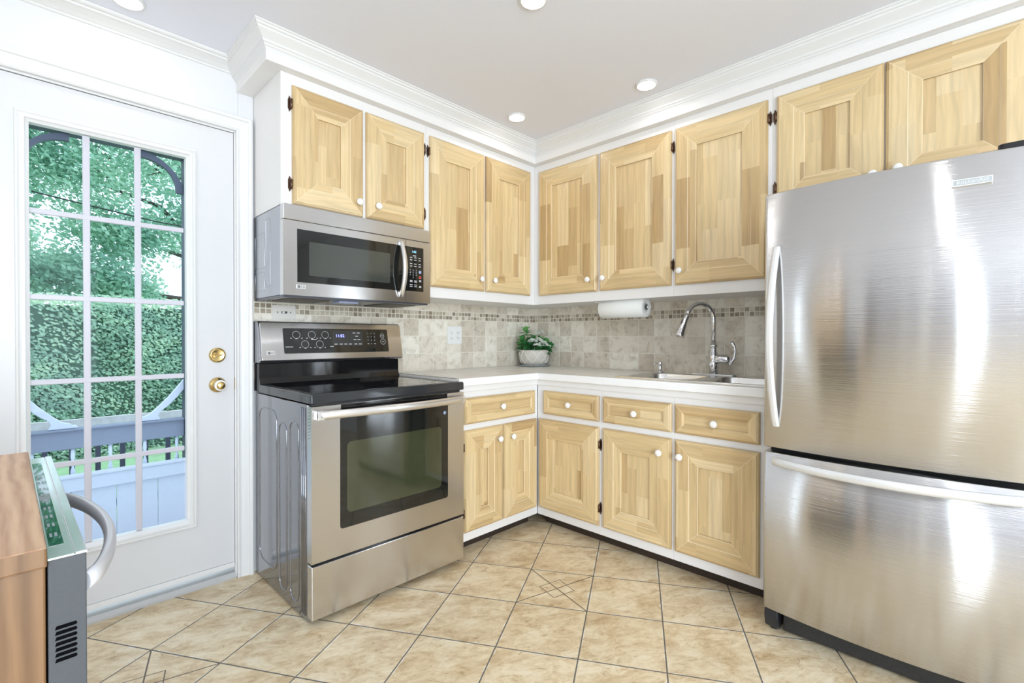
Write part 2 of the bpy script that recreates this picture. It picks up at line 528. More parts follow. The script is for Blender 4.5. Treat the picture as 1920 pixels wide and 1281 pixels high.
class MB:
    def __init__(s):
        s.v, s.f, s.m, s.uv, s.sm = [], [], [], [], []

    def face(s, pts, mat=0, uv=None, smooth=False):
        i = len(s.v)
        s.v += [Vector(p) for p in pts]
        s.f.append(list(range(i, i + len(pts))))
        s.m.append(mat)
        s.uv.append(uv)
        s.sm.append(smooth)

    def grid(s, rows, mat=0, closed=True, caps=False, smooth=True):
        i = len(s.v)
        n = len(rows[0])
        for r in rows:
            s.v += [Vector(p) for p in r]
        for a in range(len(rows) - 1):
            for b in range(n if closed else n - 1):
                c = (b + 1) % n
                s.f.append([i + a * n + b, i + a * n + c, i + (a + 1) * n + c, i + (a + 1) * n + b])
                s.m.append(mat)
                s.uv.append(None)
                s.sm.append(smooth)
        if caps:
            for a in (0, len(rows) - 1):
                s.f.append([i + a * n + b for b in range(n)])
                s.m.append(mat)
                s.uv.append(None)
                s.sm.append(False)

    def box(s, F, u0, u1, v0, v1, n0, n1, mat=0):
        s.prism(F, [(u0, v0), (u1, v0), (u1, v1), (u0, v1)], n0, n1, mat)

    def prism(s, F, pts, n0, n1, mat=0, smooth=False):
        s.grid([[F(u, v, n0) for u, v in pts], [F(u, v, n1) for u, v in pts]], mat, True, True, smooth)

    def rrect(s, F, u0, u1, v0, v1, n0, n1, r, mat=0, seg=5):
        s.prism(F, rr_pts(u0, u1, v0, v1, r, seg), n0, n1, mat)

    def lathe(s, F, prof, seg=20, mat=0, caps=True):
        """prof (radius, height along N)"""
        s.grid([[F(r * cos(2 * pi * k / seg), r * sin(2 * pi * k / seg), h) for k in range(seg)] for r, h in prof], mat, True, caps)

    def tube(s, path, rad, seg=10, mat=0, closed=False, flat=None, up=None):
        path = [Vector(p) for p in path]
        n = len(path)
        rows = []
        nrm = None
        for i in range(n):
            if closed:
                t = path[(i + 1) % n] - path[i - 1]
            else:
                t = path[min(i + 1, n - 1)] - path[max(i - 1, 0)]
            t.normalize()
            if nrm is None:
                a = Vector(up) if up else (Vector((0, 0, 1)) if abs(t.z) < 0.9 else Vector((1, 0, 0)))
                nrm = a - t * a.dot(t)
            else:
                nrm = (Vector(up) if up else nrm)
                nrm = nrm - t * nrm.dot(t)
            nrm.normalize()
            bi = t.cross(nrm)
            r = rad[i] if isinstance(rad, (list, tuple)) else rad
            ra, rb = (r, r) if flat is None else (r, r * flat)
            rows.append([path[i] + nrm * (ra * cos(2 * pi * k / seg)) + bi * (rb * sin(2 * pi * k / seg)) for k in range(seg)])
        if closed:
            rows.append(rows[0])
        s.grid(rows, mat, True, not closed)

    def sweep(s, path, prof, side=1, mat=0):
        """moulding: path of (x, y) with mitred corners, prof of (out, z)"""
        P = [Vector((x, y)) for x, y in path]
        rows = []
        for i, p in enumerate(P):
            ds = []
            if i > 0:
                ds.append((P[i] - P[i - 1]).normalized())
            if i < len(P) - 1:
                ds.append((P[i + 1] - P[i]).normalized())
            ns = [Vector((d.y, -d.x)) * side for d in ds]
            nn = sum(ns, Vector((0, 0))).normalized()
            k = 1.0 / nn.dot(ns[0])
            rows.append([(p.x + nn.x * k * o, p.y + nn.y * k * o, z) for o, z in prof])
        s.grid(rows, mat, True, True, False)

    def build(s, name, mats, parent=None, bev=0.0, bseg=2, auto=False):
        me = bpy.data.meshes.new(name)
        me.from_pydata([tuple(v) for v in s.v], [], s.f)
        if not isinstance(mats, (list, tuple)):
            mats = [mats]
        for m in mats:
            me.materials.append(m)
        for p, mi, sm in zip(me.polygons, s.m, s.sm):
            p.material_index = mi
            p.use_smooth = sm
        if any(u is not None for u in s.uv):
            lay = me.uv_layers.new(name='UVMap')
            for p, u in zip(me.polygons, s.uv):
                if u is not None:
                    for li, q in zip(p.loop_indices, u):
                        lay.data[li].uv = q
        bm = bmesh.new()
        bm.from_mesh(me)
        bmesh.ops.remove_doubles(bm, verts=bm.verts, dist=0.00001)
        bmesh.ops.recalc_face_normals(bm, faces=bm.faces)
        bm.to_mesh(me)
        bm.free()
        o = bpy.data.objects.new(name, me)
        COL.objects.link(o)
        if bev:
            md = o.modifiers.new('bevel', 'BEVEL')
            md.width = bev
            md.segments = bseg
            md.limit_method = 'ANGLE'
            md.angle_limit = radians(40)
        if parent is not None:
            o.parent = parent
            if parent.type == 'EMPTY':
                o.location = -parent.location
        return o


def rr_pts(u0, u1, v0, v1, r, seg=5):
    pts = []
    for cx, cy, a0 in ((u1 - r, v1 - r, 0), (u0 + r, v1 - r, 90), (u0 + r, v0 + r, 180), (u1 - r, v0 + r, 270)):
        for k in range(seg + 1):
            a = radians(a0 + 90 * k / seg)
            pts.append((cx + r * cos(a), cy + r * sin(a)))
    return pts


def thing(name, label, cat, loc, group=None):
    o = bpy.data.objects.new(name, None)
    COL.objects.link(o)
    o.empty_display_size = 0.05
    o.location = loc
    return tag(o, label, cat, group)


def tag(o, label, cat, group=None):
    o['label'] = label
    o['category'] = cat
    if group:
        o['group'] = group
    return o


def struct(o):
    o['kind'] = 'structure'
    return o


FONT_CACHE = {}


def text_mb(mb, F, body, u, v, n, h, mat=0, depth=0.0006, align='CENTER', stretch=1.0):
    cu = bpy.data.curves.new('lettering', 'FONT')
    cu.body = body
    cu.size = h
    cu.align_x = align
    cu.align_y = 'CENTER'
    cu.resolution_u = 3
    o = bpy.data.objects.new('lettering', cu)
    COL.objects.link(o)
    dg = bpy.context.evaluated_depsgraph_get()
    dg.update()
    me = bpy.data.meshes.new_from_object(o.evaluated_get(dg))
    i = len(mb.v)
    mb.v += [F(u + p.co.x * stretch, v + p.co.y, n + depth) for p in me.vertices]
    for p in me.polygons:
        mb.f.append([i + k for k in p.vertices])
        mb.m.append(mat)
        mb.uv.append(None)
        mb.sm.append(False)
    bpy.data.objects.remove(o)
    bpy.data.curves.remove(cu)
    bpy.data.meshes.remove(me)


# ------------------------------------------------------------------ room shell
H = 2.384
X0, Y0 = -5.2, -5.2
# floor tiles on their skewed grid: one object, one face per tile
fl_o = Vector((-1.02798, -0.93652))
fl_a = Vector((0.15361, -0.25446))
fl_b = Vector((-0.26280, -0.14975))
mb = MB()
cols = []
DECO = {(0, 0), (-4, 3), (4, 3), (0, 6), (8, 0)}
inv_det = fl_a.x * fl_b.y - fl_a.y * fl_b.x


def clip_poly(poly, ax, lim, keep_less):
    out = []
    for i in range(len(poly)):
        p, q = poly[i], poly[(i + 1) % len(poly)]
        ip = (p[ax] <= lim) if keep_less else (p[ax] >= lim)
        iq = (q[ax] <= lim) if keep_less else (q[ax] >= lim)
        if ip:
            out.append(p)
        if ip != iq:
            t = (lim - p[ax]) / (q[ax] - p[ax])
            out.append(tuple(p[k] + (q[k] - p[k]) * t for k in range(4)))
    return out


for i in range(-24, 26):
    for j in range(-8, 34):
        poly = []
        for du, dv in ((0, 0), (1, 0), (1, 1), (0, 1)):
            p = fl_o + fl_a * (i + du) + fl_b * (j + dv)
            poly.append((p.x, p.y, float(du), float(dv)))
        for ax, lim, kl in ((0, 0.0, True), (1, 0.0, True), (0, X0, False), (1, Y0, False)):
            poly = clip_poly(poly, ax, lim, kl)
            if len(poly) < 3:
                break
        if len(poly) < 3:
            continue
        mb.face([(p[0], p[1], 0) for p in poly], 0, [(p[2], p[3]) for p in poly])
        cols.append((random.random(), 1.0 if (i, j) in DECO else 0.0, 0, 1))


def with_attr(mb, cols, name, mats, attr):
    me = bpy.data.meshes.new(name)
    me.from_pydata([tuple(v) for v in mb.v], [], mb.f)
    for m in mats:
        me.materials.append(m)
    me.uv_layers.new(name='UVMap')
    me.color_attributes.new(attr, 'FLOAT_COLOR', 'CORNER')
    lay = me.uv_layers['UVMap']
    ca = me.color_attributes[attr]
    for p, u, c, mi in zip(me.polygons, mb.uv, cols, mb.m):
        p.material_index = mi
        for k, li in enumerate(p.loop_indices):
            if u is not None:
                lay.data[li].uv = u[k]
            ca.data[li].color = c
    o = bpy.data.objects.new(name, me)
    COL.objects.link(o)
    return o


fo = with_attr(mb, cols, 'floor', [FLOORM], 'tile')
struct(fo)

mb = MB()
mb.box(FW, X0, 0, Y0, 0.0, H, H + 0.12)
struct(mb.build('ceiling', CEIL))

DX0, DX1, DZ1 = -2.935, -2.052, 2.077       # door opening
mb = MB()
mb.box(FA, X0, -4.95, 0, H, -0.14, 0)
mb.box(FA, -4.55, DX0, 0, H, -0.14, 0)
mb.box(FA, -4.95, -4.55, 0, 0.15, -0.14, 0)
mb.box(FA, -4.95, -4.55, 2.15, H, -0.14, 0)
mb.box(FA, DX1, 0.14, 0, H, -0.14, 0)
mb.box(FA, DX0, DX1, DZ1, H, -0.14, 0)
struct(mb.build('wall_back', W))
mb = MB()
mb.box(FB, 0, -Y0, 0, H, -0.14, 0)
struct(mb.build('wall_right', W))
# left wall with one opening for an added window, front wall with another, both behind the photographer
mb = MB()
FL_ = Fr((X0, 0, 0), (0, -1, 0), (0, 0, 1), (1, 0, 0))
for a, b2, c, d in ((0, 3.175, 0, H), (3.625, 5.2, 0, H), (3.175, 3.625, 0, 0.06), (3.175, 3.625, 2.24, H)):
    mb.box(FL_, a, b2, c, d, -0.14, 0)
struct(mb.build('wall_left', simple('grey_wall_paint', (0.34, 0.335, 0.36), 0.55, var=0.01)))
mb = MB()
FF_ = Fr((0, Y0, 0), (1, 0, 0), (0, 0, 1), (0, 1, 0))
for a, b2, c, d in ((X0, -4.35, 0, H), (-2.05, 0, 0, H), (-4.35, -2.05, 0, 0.2), (-4.35, -2.05, 2.2, H)):
    mb.box(FF_, a, b2, c, d, -0.14, 0)
struct(mb.build('wall_front', W))

# unseen oak, white and black slabs added on this wall for fridge reflection bands
mb = MB()
mb.box(FL_, 0.08, 0.98, 0.002, 2.30, 0.001, 0.03)
struct(mb.build('reflection_slab_oak', oak_mat('oak_reflection_band', 2, (0.62, 0.42, 0.21), (0.80, 0.59, 0.34))))
mb = MB()
mb.box(FL_, 1.06, 1.50, 0.002, 2.10, 0.001, 0.04)
mb.box(FL_, 2.20, 2.245, 0.002, 2.15, 0.001, 0.03)
mb.box(FL_, 2.41, 2.52, 0.002, 2.15, 0.001, 0.03)
struct(mb.build('reflection_slab_white', TRIM))
mb = MB()
mb.box(FL_, 1.53, 1.595, 0.002, 2.15, 0.001, 0.02)
mb.box(FL_, 1.62, 1.64, 0.002, 2.15, 0.001, 0.02)
struct(mb.build('reflection_slab_black', BLACKM))

# soffit and cornice over the cabinets
SX, SD = -2.046, 0.39
mb = MB()
mb.prism(FW, [(SX, -0.0005), (SX, -SD), (-SD, -SD), (-SD, -3.4), (-0.0005, -3.4), (-0.0005, -0.0005)], 2.262, H - 0.0005)
struct(mb.build('trim_1', CABW, bev=0.002))
crown = [(0.0, 2.300), (0.004, 2.312), (0.010, 2.317), (0.012, 2.323), (0.017, 2.326), (0.019, 2.334), (0.026, 2.341), (0.037, 2.351),
         (0.046, 2.359), (0.047, 2.366), (0.053, 2.369), (0.054, 2.376), (0.060, 2.379), (0.061, H - 0.0004), (0.0, H - 0.0004)]
mb = MB()
mb.sweep([(SX, -0.0005), (SX, -SD), (-SD, -SD), (-SD, -3.4)], crown, 1)
struct(mb.build('trim_2', TRIM))
wcrown = [(0.0, 2.338), (0.006, 2.340), (0.010, 2.346), (0.014, 2.347), (0.030, 2.356), (0.050, 2.364), (0.062, 2.367), (0.064, 2.372),
          (0.074, 2.374), (0.080, 2.379), (0.082, H - 0.0004), (0.0, H - 0.0004)]
mb = MB()
mb.sweep([(X0, -0.0005), (SX - 0.0005, -0.0005)], wcrown, 1)
struct(mb.build('trim_3', TRIM))
# small boxed pilaster strip under the soffit return
mb = MB()
mb.box(FA, -2.040, -1.976, 2.155, 2.2615, 0.0005, 0.006)
struct(mb.build('trim_4', W))

# door casing: moulded on three sides
cas = [(0.0, 0.0), (0.0, 0.016), (0.006, 0.020), (0.012, 0.016), (0.018, 0.016), (0.030, 0.020), (0.046, 0.022), (0.050, 0.028), (0.060, 0.030), (0.067, 0.026), (0.067, 0.0)]


def casing(mb, x0, x1, z1, mat=0):
    rows = []
    for (px, pz, ox, oz) in ((x0, 0.0, -1, 0), (x0, z1, -1, 1), (x1, z1, 1, 1), (x1, 0.0, 1, 0)):
        rows.append([FA(px + ox * o, pz + oz * o, 0.0005 + n) for o, n in cas])
    mb.grid(rows, mat, True, True, False)


mb = MB()
casing(mb, DX0 - 0.002, DX1 + 0.002, DZ1 + 0.004)
# jambs lining the opening
mb.box(FA, DX0, DX0 + 0.008, 0.0, DZ1, -0.14, 0.0)
mb.box(FA, DX1 - 0.004, DX1, 0.0, DZ1, -0.14, 0.0)
mb.box(FA, DX0, DX1, DZ1 - 0.004, DZ1, -0.14, 0.0)
struct(mb.build('trim_5', TRIM))
mb = MB()
mb.prism(Fr((0, 0, 0), (0, -1, 0), (0, 0, 1), (1, 0, 0)), [(-0.14, 0.0005), (0.012, 0.0005), (0.012, 0.012), (0.002, 0.026), (-0.14, 0.026)], DX0 + 0.009, DX1 - 0.005)
struct(mb.build('trim_6', SWEEP))

# door with a fifteen-light window
LX0, LX1, LZ0, LZ1 = -2.767, -2.206, 0.279, 1.947
GX0, GX1, GZ0, GZ1 = -2.7304, -2.2523, 0.318, 1.907
dr = bpy.data.objects.new('door_1', None)
COL.objects.link(dr)
dr.location = (-2.49, 0, 0)
struct(dr)
mb = MB()
d0, d1 = DX0 + 0.011, DX1 - 0.0065
for a, b2, c, d in ((d0, GX0 - 0.01, 0.075, DZ1 - 0.008), (GX1 + 0.01, d1, 0.075, DZ1 - 0.008), (GX0 - 0.01, GX1 + 0.01, 0.075, GZ0 - 0.01), (GX0 - 0.01, GX1 + 0.01, GZ1 + 0.01, DZ1 - 0.008)):
    mb.box(FA, a, b2, c, d, -0.044, -0.001)
slab = mb.build('door_slab', DOORW, dr)
mb = MB()
mb.box(FA, d0, d1, 0.052, 0.074, -0.044, 0.003)
mb.build('door_sweep', TRIM, dr, bev=0.001)
lite = [(0.0, 0.0), (0.002, 0.010), (0.008, 0.013), (0.013, 0.009), (0.018, 0.012), (0.026, 0.012), (0.030, 0.006), (0.0385, 0.0), (0.0385, -0.030), (0.0, -0.0005)]
mb = MB()
rows = []
for px, pz, ox, oz in ((LX0, LZ0, 1, 1), (LX0, LZ1, 1, -1), (LX1, LZ1, -1, -1), (LX1, LZ0, -1, 1), (LX0, LZ0, 1, 1)):
    rows.append([FA(px + ox * o, pz + oz * o, n) for o, n in lite])
mb.grid(rows, 0, True, False, False)
mb.build('window_frame', TRIM, dr)
mb = MB()
for k in (1, 2):
    x = GX0 + (GX1 - GX0) * k / 3
    mb.box(FA, x - 0.011, x + 0.011, GZ0, GZ1, -0.020, -0.008)
for k in (1, 2, 3, 4):
    z = GZ0 + (GZ1 - GZ0) * k / 5
    mb.box(FA, GX0, GX1, z - 0.010, z + 0.010, -0.0205, -0.0075)
mb.build('muntin_grille', simple('muntin_paint', (0.60, 0.59, 0.65), 0.4, var=0.0), dr, bev=0.003)
mb = MB()
mb.box(FA, GX0 - 0.002, GX1 + 0.002, GZ0 - 0.002, GZ1 + 0.002, -0.030, -0.024)
mb.build('glass_pane', GLASS, dr)
# deadbolt thumb turn
mb = MB()
Fk = Fr((-2.1275, 0, 1.041), (1, 0, 0), (0, 0, 1), (0, -1, 0))
mb.lathe(Fk, [(0.0335, 0.0), (0.034, 0.006), (0.031, 0.010), (0.026, 0.012), (0.024, 0.011), (0.0, 0.011)], 32)
mb.prism(Fk, [(-0.016, -0.007), (0.015, -0.002), (0.018, 0.002), (0.010, 0.004), (-0.008, 0.003), (-0.016, -0.001)], 0.011, 0.030)
mb.build('deadbolt', BRASS, dr, bev=0.001)
mb = MB()
Fk = Fr((-2.1275, 0, 0.906), (1, 0, 0), (0, 0, 1), (0, -1, 0))
mb.lathe(Fk, [(0.0335, 0.0), (0.034, 0.006), (0.030, 0.010), (0.016, 0.013), (0.011, 0.022), (0.012, 0.034)], 32)
kb = mb.build('door_knob', BRASS, dr)
mb = MB()
mb.lathe(Fk, [(0.012, 0.034), (0.019, 0.037), (0.0235, 0.044), (0.0245, 0.052), (0.0225, 0.058), (0.018, 0.060)], 32)
mb.build('knob_ring', KNOB, kb)
mb = MB()
mb.lathe(Fk, [(0.0185, 0.058), (0.0175, 0.062), (0.012, 0.065), (0.0, 0.066)], 32)
mb.build('knob_face', BRASS, kb)
# strike plate
mb = MB()
mb.box(Fr((DX1 - 0.003, 0, 0.906), (0, -1, 0), (0, 0, 1), (-1, 0, 0)), -0.03, 0.004, -0.028, 0.028, 0.0012, 0.0022)
mb.build('strike_plate', BRASS, dr)

# unseen windows added for fill daylight and bright bands in the fridge reflection
FLW = Fr((X0, -3.40, 1.15), (0, -1, 0), (0, 0, 1), (1, 0, 0))
FFW = Fr((-3.2, Y0, 1.2), (1, 0, 0), (0, 0, 1), (0, 1, 0))
FNW = Fr((-4.75, 0, 1.15), (1, 0, 0), (0, 0, 1), (0, -1, 0))
for nm, F_, hw, hh_ in (('added_window_3', FNW, 0.20, 1.0), ('added_window_1', FLW, 0.225, 1.09), ('added_window_2', FFW, 1.15, 1.0)):
    e = bpy.data.objects.new(nm, None)
    COL.objects.link(e)
    e.location = F_.O
    struct(e)
    mb = MB()
    b_w = 0.035 if hw < 0.5 else 0.05
    for a, b2, c, d in ((-hw, -hw + b_w, -hh_, hh_), (hw - b_w, hw, -hh_, hh_), (-hw + b_w, hw - b_w, -hh_, -hh_ + b_w), (-hw + b_w, hw - b_w, hh_ - b_w, hh_)):
        mb.box(F_, a, b2, c, d, -0.10, -0.03)
    if hw > 0.5:
        mb.box(F_, -0.025, 0.025, -hh_ + b_w, hh_ - b_w, -0.10, -0.03)
    mb.build('window_frame', TRIM, e)
    mb = MB()
    mb.box(F_, -hw + b_w, hw - b_w, -hh_ + b_w, hh_ - b_w, -0.07, -0.065)
    mb.build('glass_pane', GLASS, e)

# ------------------------------------------------------------------ tiled backsplash
def backsplash(F, u0, u1, first, pitch, z0, z1, label):
    mb = MB()
    cols = []
    g = 0.0014

    def tile(a, b, c, d, mos):
        a, b = max(a, u0), min(b, u1)
        c, d = max(c, z0), min(d, z1)
        if b - a < 0.006 or d - c < 0.004:
            return
        a, b, c, d = a + g, b - g, c + g, d - g
        n0, n1, e = 0.003, 0.0062, 0.0012
        rnd = random.random()
        col = (rnd, 1.0 if mos else 0.0, 0, 1)
        o = [(a, c), (b, c), (b, d), (a, d)]
        i = [(a + e, c + e), (b - e, c + e), (b - e, d - e), (a + e, d - e)]
        mb.face([F(u, v, n1) for u, v in i], 0, [(0, 0), (1, 0), (1, 1), (0, 1)])
        cols.append(col)
        for k in range(4):
            l = (k + 1) % 4
            mb.face([F(*o[k], n0), F(*o[l], n0), F(*i[l], n1), F(*i[k], n1)], 0, None)
            cols.append(col)

    zs = [(0.806, 0.9145), (0.9145, 1.0225), (1.0225, 1.1315), (1.1315, 1.238), (1.290, 1.398)]
    k = int((u0 - first) / pitch) - 2
    while first + k * pitch < u1:
        for a, b in zs:
            tile(first + k * pitch, first + (k + 1) * pitch, a, b, False)
        k += 1
    mp = pitch / 4.15
    k = int((u0 - first) / mp) - 2
    while first + k * mp < u1:
        for a, b in ((1.238, 1.264), (1.264, 1.290)):
            tile(first + k * mp, first + (k + 1) * mp, a, b, True)
        k += 1
    bk = [F(u0, z0, 0.0005), F(u1, z0, 0.0005), F(u1, z1, 0.0005), F(u0, z1, 0.0005)]
    fr = [F(u0, z0, 0.0048), F(u1, z0, 0.0048), F(u1, z1, 0.0048), F(u0, z1, 0.0048)]
    for q in (bk, fr) + tuple([bk[k], bk[(k + 1) % 4], fr[(k + 1) % 4], fr[k]] for k in range(4)):
        mb.face(q, 1)
        cols.append((0, 0, 0, 1))
    o = with_attr(mb, cols, 'tile_backsplash', [WTILE, GROUT], 'tile')
    tag(o, label, 'backsplash')
    return o


backsplash(FA, -1.982, -0.0065, -1.9207, 0.1108, 0.9145, 1.395, 'beige travertine tile backsplash behind the stove and under the microwave')
backsplash(FB, 0.0005, 1.93, 0.0765, 0.1068, 0.9145, 1.395, 'beige travertine tile backsplash behind the sink and faucet')

# ------------------------------------------------------------------ cabinet doors
DOORP = dict(bead=0.068, rec=0.112)


def panel_door(name, F, u0, u1, v0, v1, parent, bead=0.068, rec=0.112, n0=0.0, th=0.019, small=False):
    """mitred frame with bead line and sloped inner band round a recessed panel; n measured from F"""
    mb = MB()
    w = min(u1 - u0, v1 - v0)
    if rec > w * 0.44:
        k = w * 0.44 / rec
        bead, rec = bead * k, rec * k
    ox, oy = random.uniform(0, 40), random.uniform(0, 40)
    T = n0 + th
    if small:
        prof = [(0.0, n0, 2), (0.0, T - 0.009, 2), (0.005, T - 0.0035, 2), (0.009, T - 0.002, 2), (0.011, T, 0), (rec - 0.010, T, 0), (rec - 0.0, T - 0.005, 0),
                (rec + 0.001, T - 0.010, 2)]
    else:
        prof = [(0.0, n0, 2), (0.0, T - 0.010, 2), (0.004, T - 0.0045, 2), (0.008, T - 0.0035, 2), (0.011, T, 0), (bead, T, 0), (bead + 0.0022, T - 0.0018, 1),
                (rec - 0.002, T - 0.0055, 0), (rec, T - 0.007, 1), (rec + 0.001, T - 0.0150, 2)]
    # the frame: four mitred sides
    for s in range(4):
        so = (ox + 3.7 * s, oy + 5.3 * s)

        def P(t, i, n):
            # t in 0..1 along the side between the mitres at inset i
            if s == 0:
                u, v = u0 + i + t * (u1 - u0 - 2 * i), v0 + i
            elif s == 1:
                u, v = u1 - i, v0 + i + t * (v1 - v0 - 2 * i)
            elif s == 2:
                u, v = u0 + i + t * (u1 - u0 - 2 * i), v1 - i
            else:
                u, v = u0 + i, v0 + i + t * (v1 - v0 - 2 * i)
            uv = (u + so[0], v + so[1]) if s in (0, 2) else (v + so[0], u + so[1])
            return F(u, v, n), uv

        ln = (u1 - u0) if s in (0, 2) else (v1 - v0)
        for (i0, na, m0), (i1, nb, m1) in zip(prof[:-1], prof[1:]):
            e0 = 0.0013 / max(ln - 2 * i0, 0.01)
            e1 = 0.0013 / max(ln - 2 * i1, 0.01)
            front = m1 == 0
            cuts = [(0, 0), (e0, e1), (1 - e0, 1 - e1), (1, 1)] if front else [(0, 0), (1, 1)]
            for k in range(len(cuts) - 1):
                (a0, a1), (b0, b1) = cuts[k], cuts[k + 1]
                q = [P(a0, i0, na), P(b0, i0, na), P(b1, i1, nb), P(a1, i1, nb)]
                mt = m1
                if front and k != 1:
                    mt = 1
                mb.face([x[0] for x in q], mt, [x[1] for x in q])
    i, n, _ = prof[-1]
    q = [(u0 + i, v0 + i), (u1 - i, v0 + i), (u1 - i, v1 - i), (u0 + i, v1 - i)]
    so = (ox + 21.1, oy + 9.7)
    if small:
        mb.face([F(u, v, n) for u, v in q], 0, [(u + so[0], v + so[1]) for u, v in q])
    else:
        mb.face([F(u, v, n) for u, v in q], 0, [(v + so[0], u + so[1]) for u, v in q])
    q = [(u0, v0), (u1, v0), (u1, v1), (u0, v1)]
    mb.face([F(u, v, n0) for u, v in q], 2, [(v, u) for u, v in q])
    return mb.build(name, [WOOD, WOODL, WOODE], parent)


def knob(F, u, v, n, parent, r=0.0165):
    mb = MB()
    Fk = Fr(F(u, v, n), F.U, F.V, F.N)
    mb.lathe(Fk, [(0.008, 0.0), (0.0065, 0.006), (0.0075, 0.011), (r * 0.85, 0.015), (r, 0.020), (r * 0.95, 0.025), (r * 0.65, 0.029), (0.0, 0.030)], 24)
    return mb.build('knob', KNOB, parent)


def hinge(F, u, v, side, parent, n=0.0):
    """overlay hinge: leaf on the face frame beyond the door edge at u; side -1 = door lies to the right"""
    mb = MB()
    s = side
    h = 0.030
    leaf = [(0.001, -h * .75), (0.004, -h * .75), (0.006, -h * .95), (0.010, -h * 1.15), (0.013, -h * .8), (0.016, -h * .6), (0.016, h * .6), (0.013, h * .8), (0.010, h * 1.15), (0.006, h * .95), (0.004, h * .75), (0.001, h * .75)]
    mb.prism(F, [(u + s * a, v + b) for a, b in leaf], n + 0.0005, n + 0.003)
    c = F(u + s * 0.004, v, n + 0.010)
    mb.tube([c - F.V * 0.020, c - F.V * 0.0195, c + F.V * 0.0195, c + F.V * 0.020], [0.003, 0.0055, 0.0055, 0.003], 10)
    for k in (-0.012, 0.012):
        cc = F(u + s * 0.011, v + k, n + 0.003)
        mb.lathe(Fr(cc, F.U, F.V, F.N), [(0.0028, 0), (0.002, 0.0015), (0, 0.002)], 8)
    return mb.build('hinge', BRONZE, parent)


def shift(F, dn):
    return Fr(F.O + F.N * dn, F.U, F.V, F.N)


def cabinet(label, F, u0, u1, v0, v1, depth, doors, drawers=(), top=True, name='wall_cabinet', group=None, toe=False, cuts=None, back=0.0008, cat='cabinet'):
    c = thing(name, label, cat, F((u0 + u1) / 2, v0 if not toe else 0.0, depth / 2), group)
    mb = MB()
    e = 0.0004
    u0c, u1c = u0 + e, u1 - e
    t = 0.016
    mb.box(F, u0c, u1c, v0, v1, depth - 0.019, depth)              # face frame
    mb.box(F, u0c, u0c + t, v0, v1, back, depth - 0.019)           # sides, bottom, back, top
    mb.box(F, u1c - t, u1c, v0, v1, back, depth - 0.019)
    mb.box(F, u0c + t, u1c - t, v0, v0 + t, back, depth - 0.019)
    mb.box(F, u0c + t, u1c - t, v0 + t, v1, back, back + 0.006)
    if top:
        mb.box(F, u0c + t, u1c - t, v1 - t, v1, back + 0.006, depth - 0.019)
    mb.build('carcass', CABW, c, bev=0.0008, bseg=1)
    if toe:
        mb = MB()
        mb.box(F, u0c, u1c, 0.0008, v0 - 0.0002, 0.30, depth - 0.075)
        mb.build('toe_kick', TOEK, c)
    Fd = shift(F, depth)
    for d in doors:
        o = panel_door('door', Fd, d['u'][0], d['u'][1], d['v'][0], d['v'][1], c, n0=0.0006, **d.get('kw', {}))
        if 'knob' in d:
            knob(Fd, d['knob'][0], d['knob'][1], 0.0196, o)
        for hu, hv, hs in d.get('hinges', ()):
            hinge(Fd, hu, hv, hs, o)
    for d in drawers:
        o = panel_door('drawer', Fd, d['u'][0], d['u'][1], d['v'][0], d['v'][1], c, n0=0.0006, rec=0.045, small=True)
        if 'knob' in d:
            knob(Fd, d['knob'][0], d['knob'][1], 0.0096, o)
    return c


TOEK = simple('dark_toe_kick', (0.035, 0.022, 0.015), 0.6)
UT, UB, MBt = 2.2126, 1.398, 1.7005
UD = 0.347
# over the stove
cabinet('short white-framed wall cabinet with two wooden doors above the microwave', FA, -1.974, -1.2245, 1.6925, 2.2615, UD, [
    dict(u=(-1.9284, -1.5977), v=(MBt, UT), knob=(-1.628, 1.764), hinges=((-1.9284, 2.131, -1), (-1.9284, 1.786, -1))),
    dict(u=(-1.5808, -1.2434), v=(MBt, UT), knob=(-1.528, 1.764), hinges=((-1.2434, 2.131, 1), (-1.2434, 1.786, 1)))])
cabinet('tall white-framed wall cabinet with two wooden doors right of the microwave', FA, -1.2245, -0.001, 1.3412, 2.2615, UD, [
    dict(u=(-1.2057, -0.8096), v=(UB, UT), knob=(-0.850, 1.468), hinges=((-1.2057, 2.1276, -1), (-1.2057, 1.49, -1))),
    dict(u=(-0.7954, -0.4001), v=(UB, UT), knob=(-0.743, 1.468))])
cabinet('white-framed wall cabinet with two wooden doors beside the corner, above the paper towel', FB, UD + 0.0004, 1.330, 1.3412, 2.2615, UD, [
    dict(u=(0.3975, 0.8539), v=(UB, UT), knob=(0.803, 1.4705)),
    dict(u=(0.8732, 1.3187), v=(UB, UT), knob=(0.9085, 1.4705), hinges=((1.3187, 2.123, 1), (1.3187, 1.505, 1)))])
cabinet('white-framed wall cabinet with one wooden door above the faucet', FB, 1.330, 1.8033, 1.3412, 2.2615, UD, [
    dict(u=(1.3414, 1.7849), v=(UB, UT), knob=(1.375, 1.4686), hinges=((1.7849, 2.125, 1), (1.7849, 1.505, 1)))])
cabinet('white-framed wall cabinet with two wooden doors above the refrigerator', FB, 1.8033, 2.645, 1.695, 2.2615, UD, [
    dict(u=(1.8219, 2.2089), v=(1.712, UT), knob=(2.176, 1.7727), hinges=((1.8219, 2.125, -1), (1.8219, 1.80, -1))),
    dict(u=(2.2132, 2.600), v=(1.712, UT), knob=(2.255, 1.7790))])
